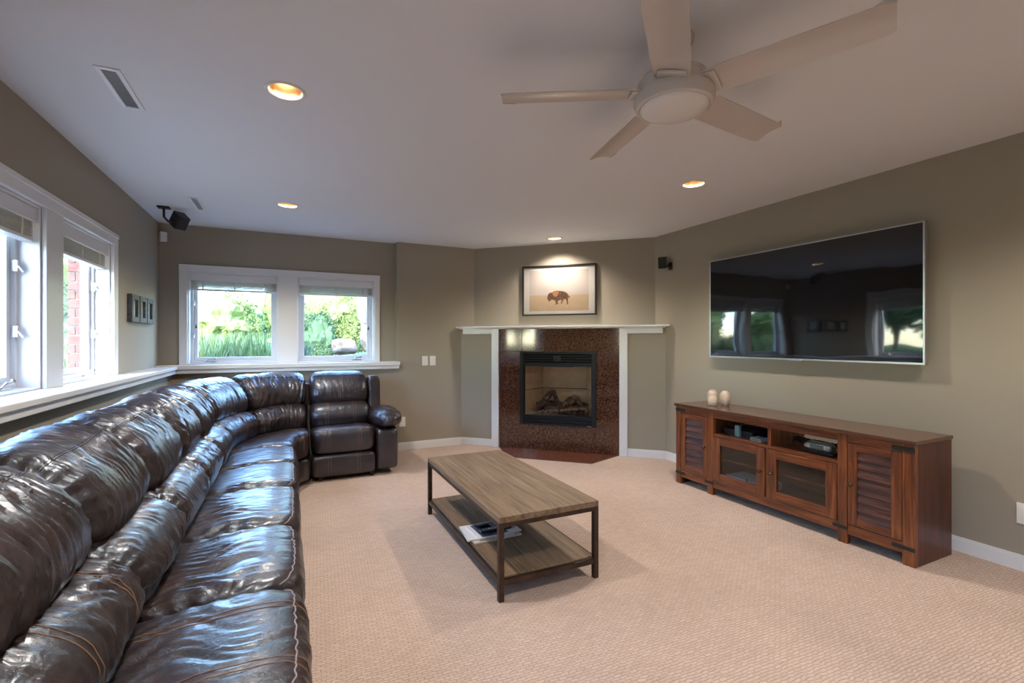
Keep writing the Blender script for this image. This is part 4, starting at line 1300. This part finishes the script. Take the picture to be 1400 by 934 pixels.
def shrub(name, x, y, w_, h, mt, label, group, seed, n=5000, size=.085, stems=5, dep=None, low=.15):
    r_ = random.Random(seed); root = empty(name, (x, y, GZ), label, 'shrub' if 'tree' not in name else 'tree', group)
    dep = dep or w_
    cl = []
    k = 16
    for i in range(k):
        a = r_.uniform(0, 2 * PI); q = r_.uniform(.0, .72)
        zz = GZ + h * r_.uniform(low + .12, .84)
        t_ = (zz - GZ) / h
        sh = math.sqrt(max(.12, 1 - (2 * t_ - .9) ** 2))
        cl.append(((x + math.cos(a) * q * w_ * sh, y + math.sin(a) * q * dep * sh, zz), (w_ * .42, dep * .42, h * .17), n // k))
    leaves('foliage', cl, size, mt, root, seed=seed)
    bm = bmesh.new(); bmesh.ops.create_icosphere(bm, subdivisions=4, radius=1)
    for v in bm.verts:
        k_ = 1 + .35 * noise.noise(v.co * 2.2 + Vector((seed, 0, 0))) + .18 * noise.noise(v.co * 6 + Vector((0, seed, 0)))
        v.co = Vector((x + v.co.x * w_ * .66 * k_, y + v.co.y * dep * .66 * k_, GZ + h * (.5 + low * .4) + v.co.z * h * (.40 - low * .35) * k_))
    me = bpy.data.meshes.new('inner_foliage'); bm.to_mesh(me); bm.free(); me.materials.append(mt)
    put('inner_foliage', me, root)
    tb = MB()
    for i in range(stems):
        a = r_.uniform(0, 2 * PI); q = r_.uniform(.1, .55)
        tb.tube([(x + .04 * i * math.cos(a), y, GZ - .02), (x + math.cos(a) * q * w_ * .4, y + math.sin(a) * q * dep * .4, GZ + h * .35), (x + math.cos(a) * q * w_, y + math.sin(a) * q * dep, GZ + h * .75)], [.03 * h / 2.2, .022 * h / 2.2, .008], 6)
    tb.build('stems', M['bark'], root)
    return root
G1 = 'shrubs behind the garden bed'
shrub('garden_tree', -3.4, 14.5, 1.3, 4.8, M['leaf_blue'], 'tall blue-green tree behind the tall grass, beside the low rounded shrub', 'garden trees', 11, 9000, .10, 2)
shrub('garden_shrub', -1.5, 12.6, .88, 1.8, M['leaf_yellow'], 'low rounded yellow-green shrub behind the tall grass', G1, 12, 14000, .055)
shrub('garden_shrub', -.1, 15.0, .85, 2.9, M['leaf'], 'tall mid-green shrub far behind the grass bed', G1, 13, 11000, .07)
shrub('garden_shrub', 1.0, 11.2, 1.0, 2.9, M['leaf_yellow'], 'big light green shrub rising behind the boulders', G1, 14, 16000, .055, low=.15, dep=.72)
shrub('garden_shrub', 1.55, 9.55, .50, 2.3, M['leaf_pink'], 'pink-blossomed shrub beside the boulders', G1, 15, 7000, .045, low=.02, dep=.42)
shrub('garden_shrub', .25, 13.1, .55, 3.0, M['leaf_pink'], 'pink-blossomed shrub standing behind the big light green shrub', G1, 16, 6000, .06, low=.2, dep=.42)
shrub('garden_shrub', .45, 9.6, .45, 1.15, M['leaf_dark'], 'dark low undergrowth directly behind the boulders', G1, 17, 7000, .042, low=.02, dep=.4)
shrub('garden_shrub', -4.9, 11.5, 1.2, 2.2, M['leaf'], 'mid-green shrub at the far end of the grass bed', G1, 18, 5000, .09)
shrub('garden_shrub', 3.9, 11.2, 1.3, 2.8, M['leaf'], 'mid-green shrub past the boulders', G1, 19, 5000, .09)
TL = [(-22, -9, 7.5, 'leaf'), (-24, -2, 8.5, 'leaf_dark'), (-21, 5, 7, 'leaf'), (-25, 11, 9, 'leaf_dark'), (-21.5, 17.5, 7.0, 'leaf'), (-9.5, 24, 6, 'leaf_yellow'), (-18, 29.5, 8, 'leaf_dark')]
side = ['southmost', 'second', 'third', 'fourth', 'fifth', 'sixth', 'last']
for i, (x, y, h, k) in enumerate(TL):
    shrub('yard_tree', x, y, h * .42, h, M[k], 'broad leafy tree beyond the driveway, ' + side[i] + ' along the drive', 'trees beyond the driveway', 40 + i, 4500, .32, 3)
for i, (x, w_, wh) in enumerate([(-7.2, 2.0, 'behind the mid-green shrub past the grass'), (-2.1, 2.0, 'behind the low rounded shrub'), (3.0, 2.0, 'behind the big light green shrub'), (8.0, 2.0, 'past the boulders')]):
    shrub('garden_hedge', x, 17.6, w_ + .2, 1.9, M['leaf_dark'], 'clipped dark green hedge section ' + wh, 'hedge across the back garden', 110 + i, 9000, .09, 3, dep=.55, low=.0)
BT = [(-5.4, 20.6, 3.0), (-2.2, 23, 2.2), (1.9, 21, 4.6), (6.2, 22, 5.2), (10.5, 21, 5.0), (-11, 33, 6.5)]
bl_ = ['behind the tall blue-green tree', 'low in the gap behind the rounded shrub', 'rising high behind the big light green shrub', 'past the pink-blossomed shrub', 'at the end of the back row', 'in the distance past the driveway trees']
for i, (x, y, h) in enumerate(BT):
    shrub('background_tree', x, y, 1.9, h, M['leaf' if i % 2 else 'leaf_dark'], 'bushy green background tree ' + bl_[i], 'background trees', 70 + i, 7000, .16, 2)
for i, (x, y, h) in enumerate([(-17, 9, 5.5), (-16.5, 14, 6), (-15.0, 21.5, 5.5), (-30, 4, 9), (-31, 18, 9)]):
    shrub('yard_tree', x, y, 2.2, h, M['leaf_dark'], 'dark leafy tree lining the far side of the driveway', 'dark trees lining the driveway', 90 + i, 6000, .22, 3)
shrub('garden_shrub', -4.4, 8.4, .85, 1.5, M['leaf'], 'leafy shrub on the lawn outside the brick pier', G1, 61, 4500, .07)


def blades(name, x0, x1, y0, y1, n, h, wid, mt, label, cat, seed):
    r_ = np.random.default_rng(seed); V = []; F = []
    for i in range(n):
        x, y = r_.uniform(x0, x1), r_.uniform(y0, y1); a = r_.uniform(0, 2 * PI); L_ = h * r_.uniform(.65, 1.1); bend = r_.uniform(.05, .38) * L_
        dx, dy = math.cos(a), math.sin(a); px, py = -dy * wid / 2, dx * wid / 2; b = len(V)
        for t_, ww in ((0, 1), (.45, .85), (.8, .5)):
            cx, cy, cz = x + dx * bend * t_ * t_, y + dy * bend * t_ * t_, GZ + L_ * (t_ - .12 * t_ * t_)
            V += [(cx - px * ww, cy - py * ww, cz), (cx + px * ww, cy + py * ww, cz)]
        V.append((x + dx * bend, y + dy * bend, GZ + L_ * .88))
        F += [(b, b + 1, b + 3, b + 2), (b + 2, b + 3, b + 5, b + 4), (b + 4, b + 5, b + 6)]
    me = bpy.data.meshes.new(name); me.from_pydata(V, [], F); me.materials.append(mt)
    o = put(name, me); return tag(o, label, cat, kind='stuff')
blades('tall_grass', -3.1, -.22, 7.0, 9.6, 4200, .78, .020, M['blade'], 'tall light green grass growing in the garden bed behind the house', 'grass', 5)
blades('iris_clump', .02, .22, 7.4, 8.9, 330, .62, .026, M['leaf_blue'], 'clump of blue-green upright leaves beside the boulders', 'plant', 6)


def boulder(x, y, z, r, seed, label):
    bm = bmesh.new(); bmesh.ops.create_icosphere(bm, subdivisions=4, radius=1)
    sx = 1.05 + .2 * noise.noise((seed, 0, 0)); sy = 1 + .2 * noise.noise((0, seed, 0)); sz = .72
    for v in bm.verts:
        d = v.co.normalized()
        k = 1 + .22 * noise.noise(d * 1.3 + Vector((seed * 3, 0, 0))) + .10 * noise.noise(d * 3.1 + Vector((0, seed * 5, 0)))
        q = Vector([math.copysign(abs(c) ** .72, c) for c in d]) * k
        v.co = Vector((q.x * r * sx, q.y * r * sy, q.z * r * sz))
    me = bpy.data.meshes.new('boulder'); bm.to_mesh(me); bm.free(); me.materials.append(M['stone'])
    me.polygons.foreach_set('use_smooth', [True] * len(me.polygons))
    o = put('boulder', me); o.location = (x, y, z + r * sz * .75)
    return tag(o, label, 'boulder', 'boulders in the garden bed')
BK = GZ + .12
MB().add([(.34, 7.95, GZ), (2.7, 7.95, GZ), (2.7, 8.95, GZ), (.34, 8.95, GZ), (.40, 8.08, BK), (2.6, 8.08, BK), (2.6, 8.85, BK), (.40, 8.85, BK)], [(4, 5, 6, 7), (0, 1, 5, 4), (1, 2, 6, 5), (2, 3, 7, 6), (3, 0, 4, 7)]).build('garden_bank', M['soil'], kind='structure')
bd_ = [(.60, 8.35, BK - .03, .19, 'rounded tan boulder at the end of the pile beside the upright leaves'), (1.09, 8.33, BK - .03, .205, 'broad tan boulder in the lower row of the pile'), (1.60, 8.35, BK - .03, .215, 'large tan boulder at the far end of the lower row'),
       (.82, 8.42, BK + .265, .19, 'pale tan boulder resting on the lower row of the pile'), (1.32, 8.42, BK + .31, .20, 'biggest pale boulder on top of the pile'), (2.2, 8.5, BK - .03, .20, 'tan boulder standing apart just past the rock pile')]
for i, (x, y, z, r, lb) in enumerate(bd_): boulder(x, y, z, r, i * 1.7 + .5, lb)
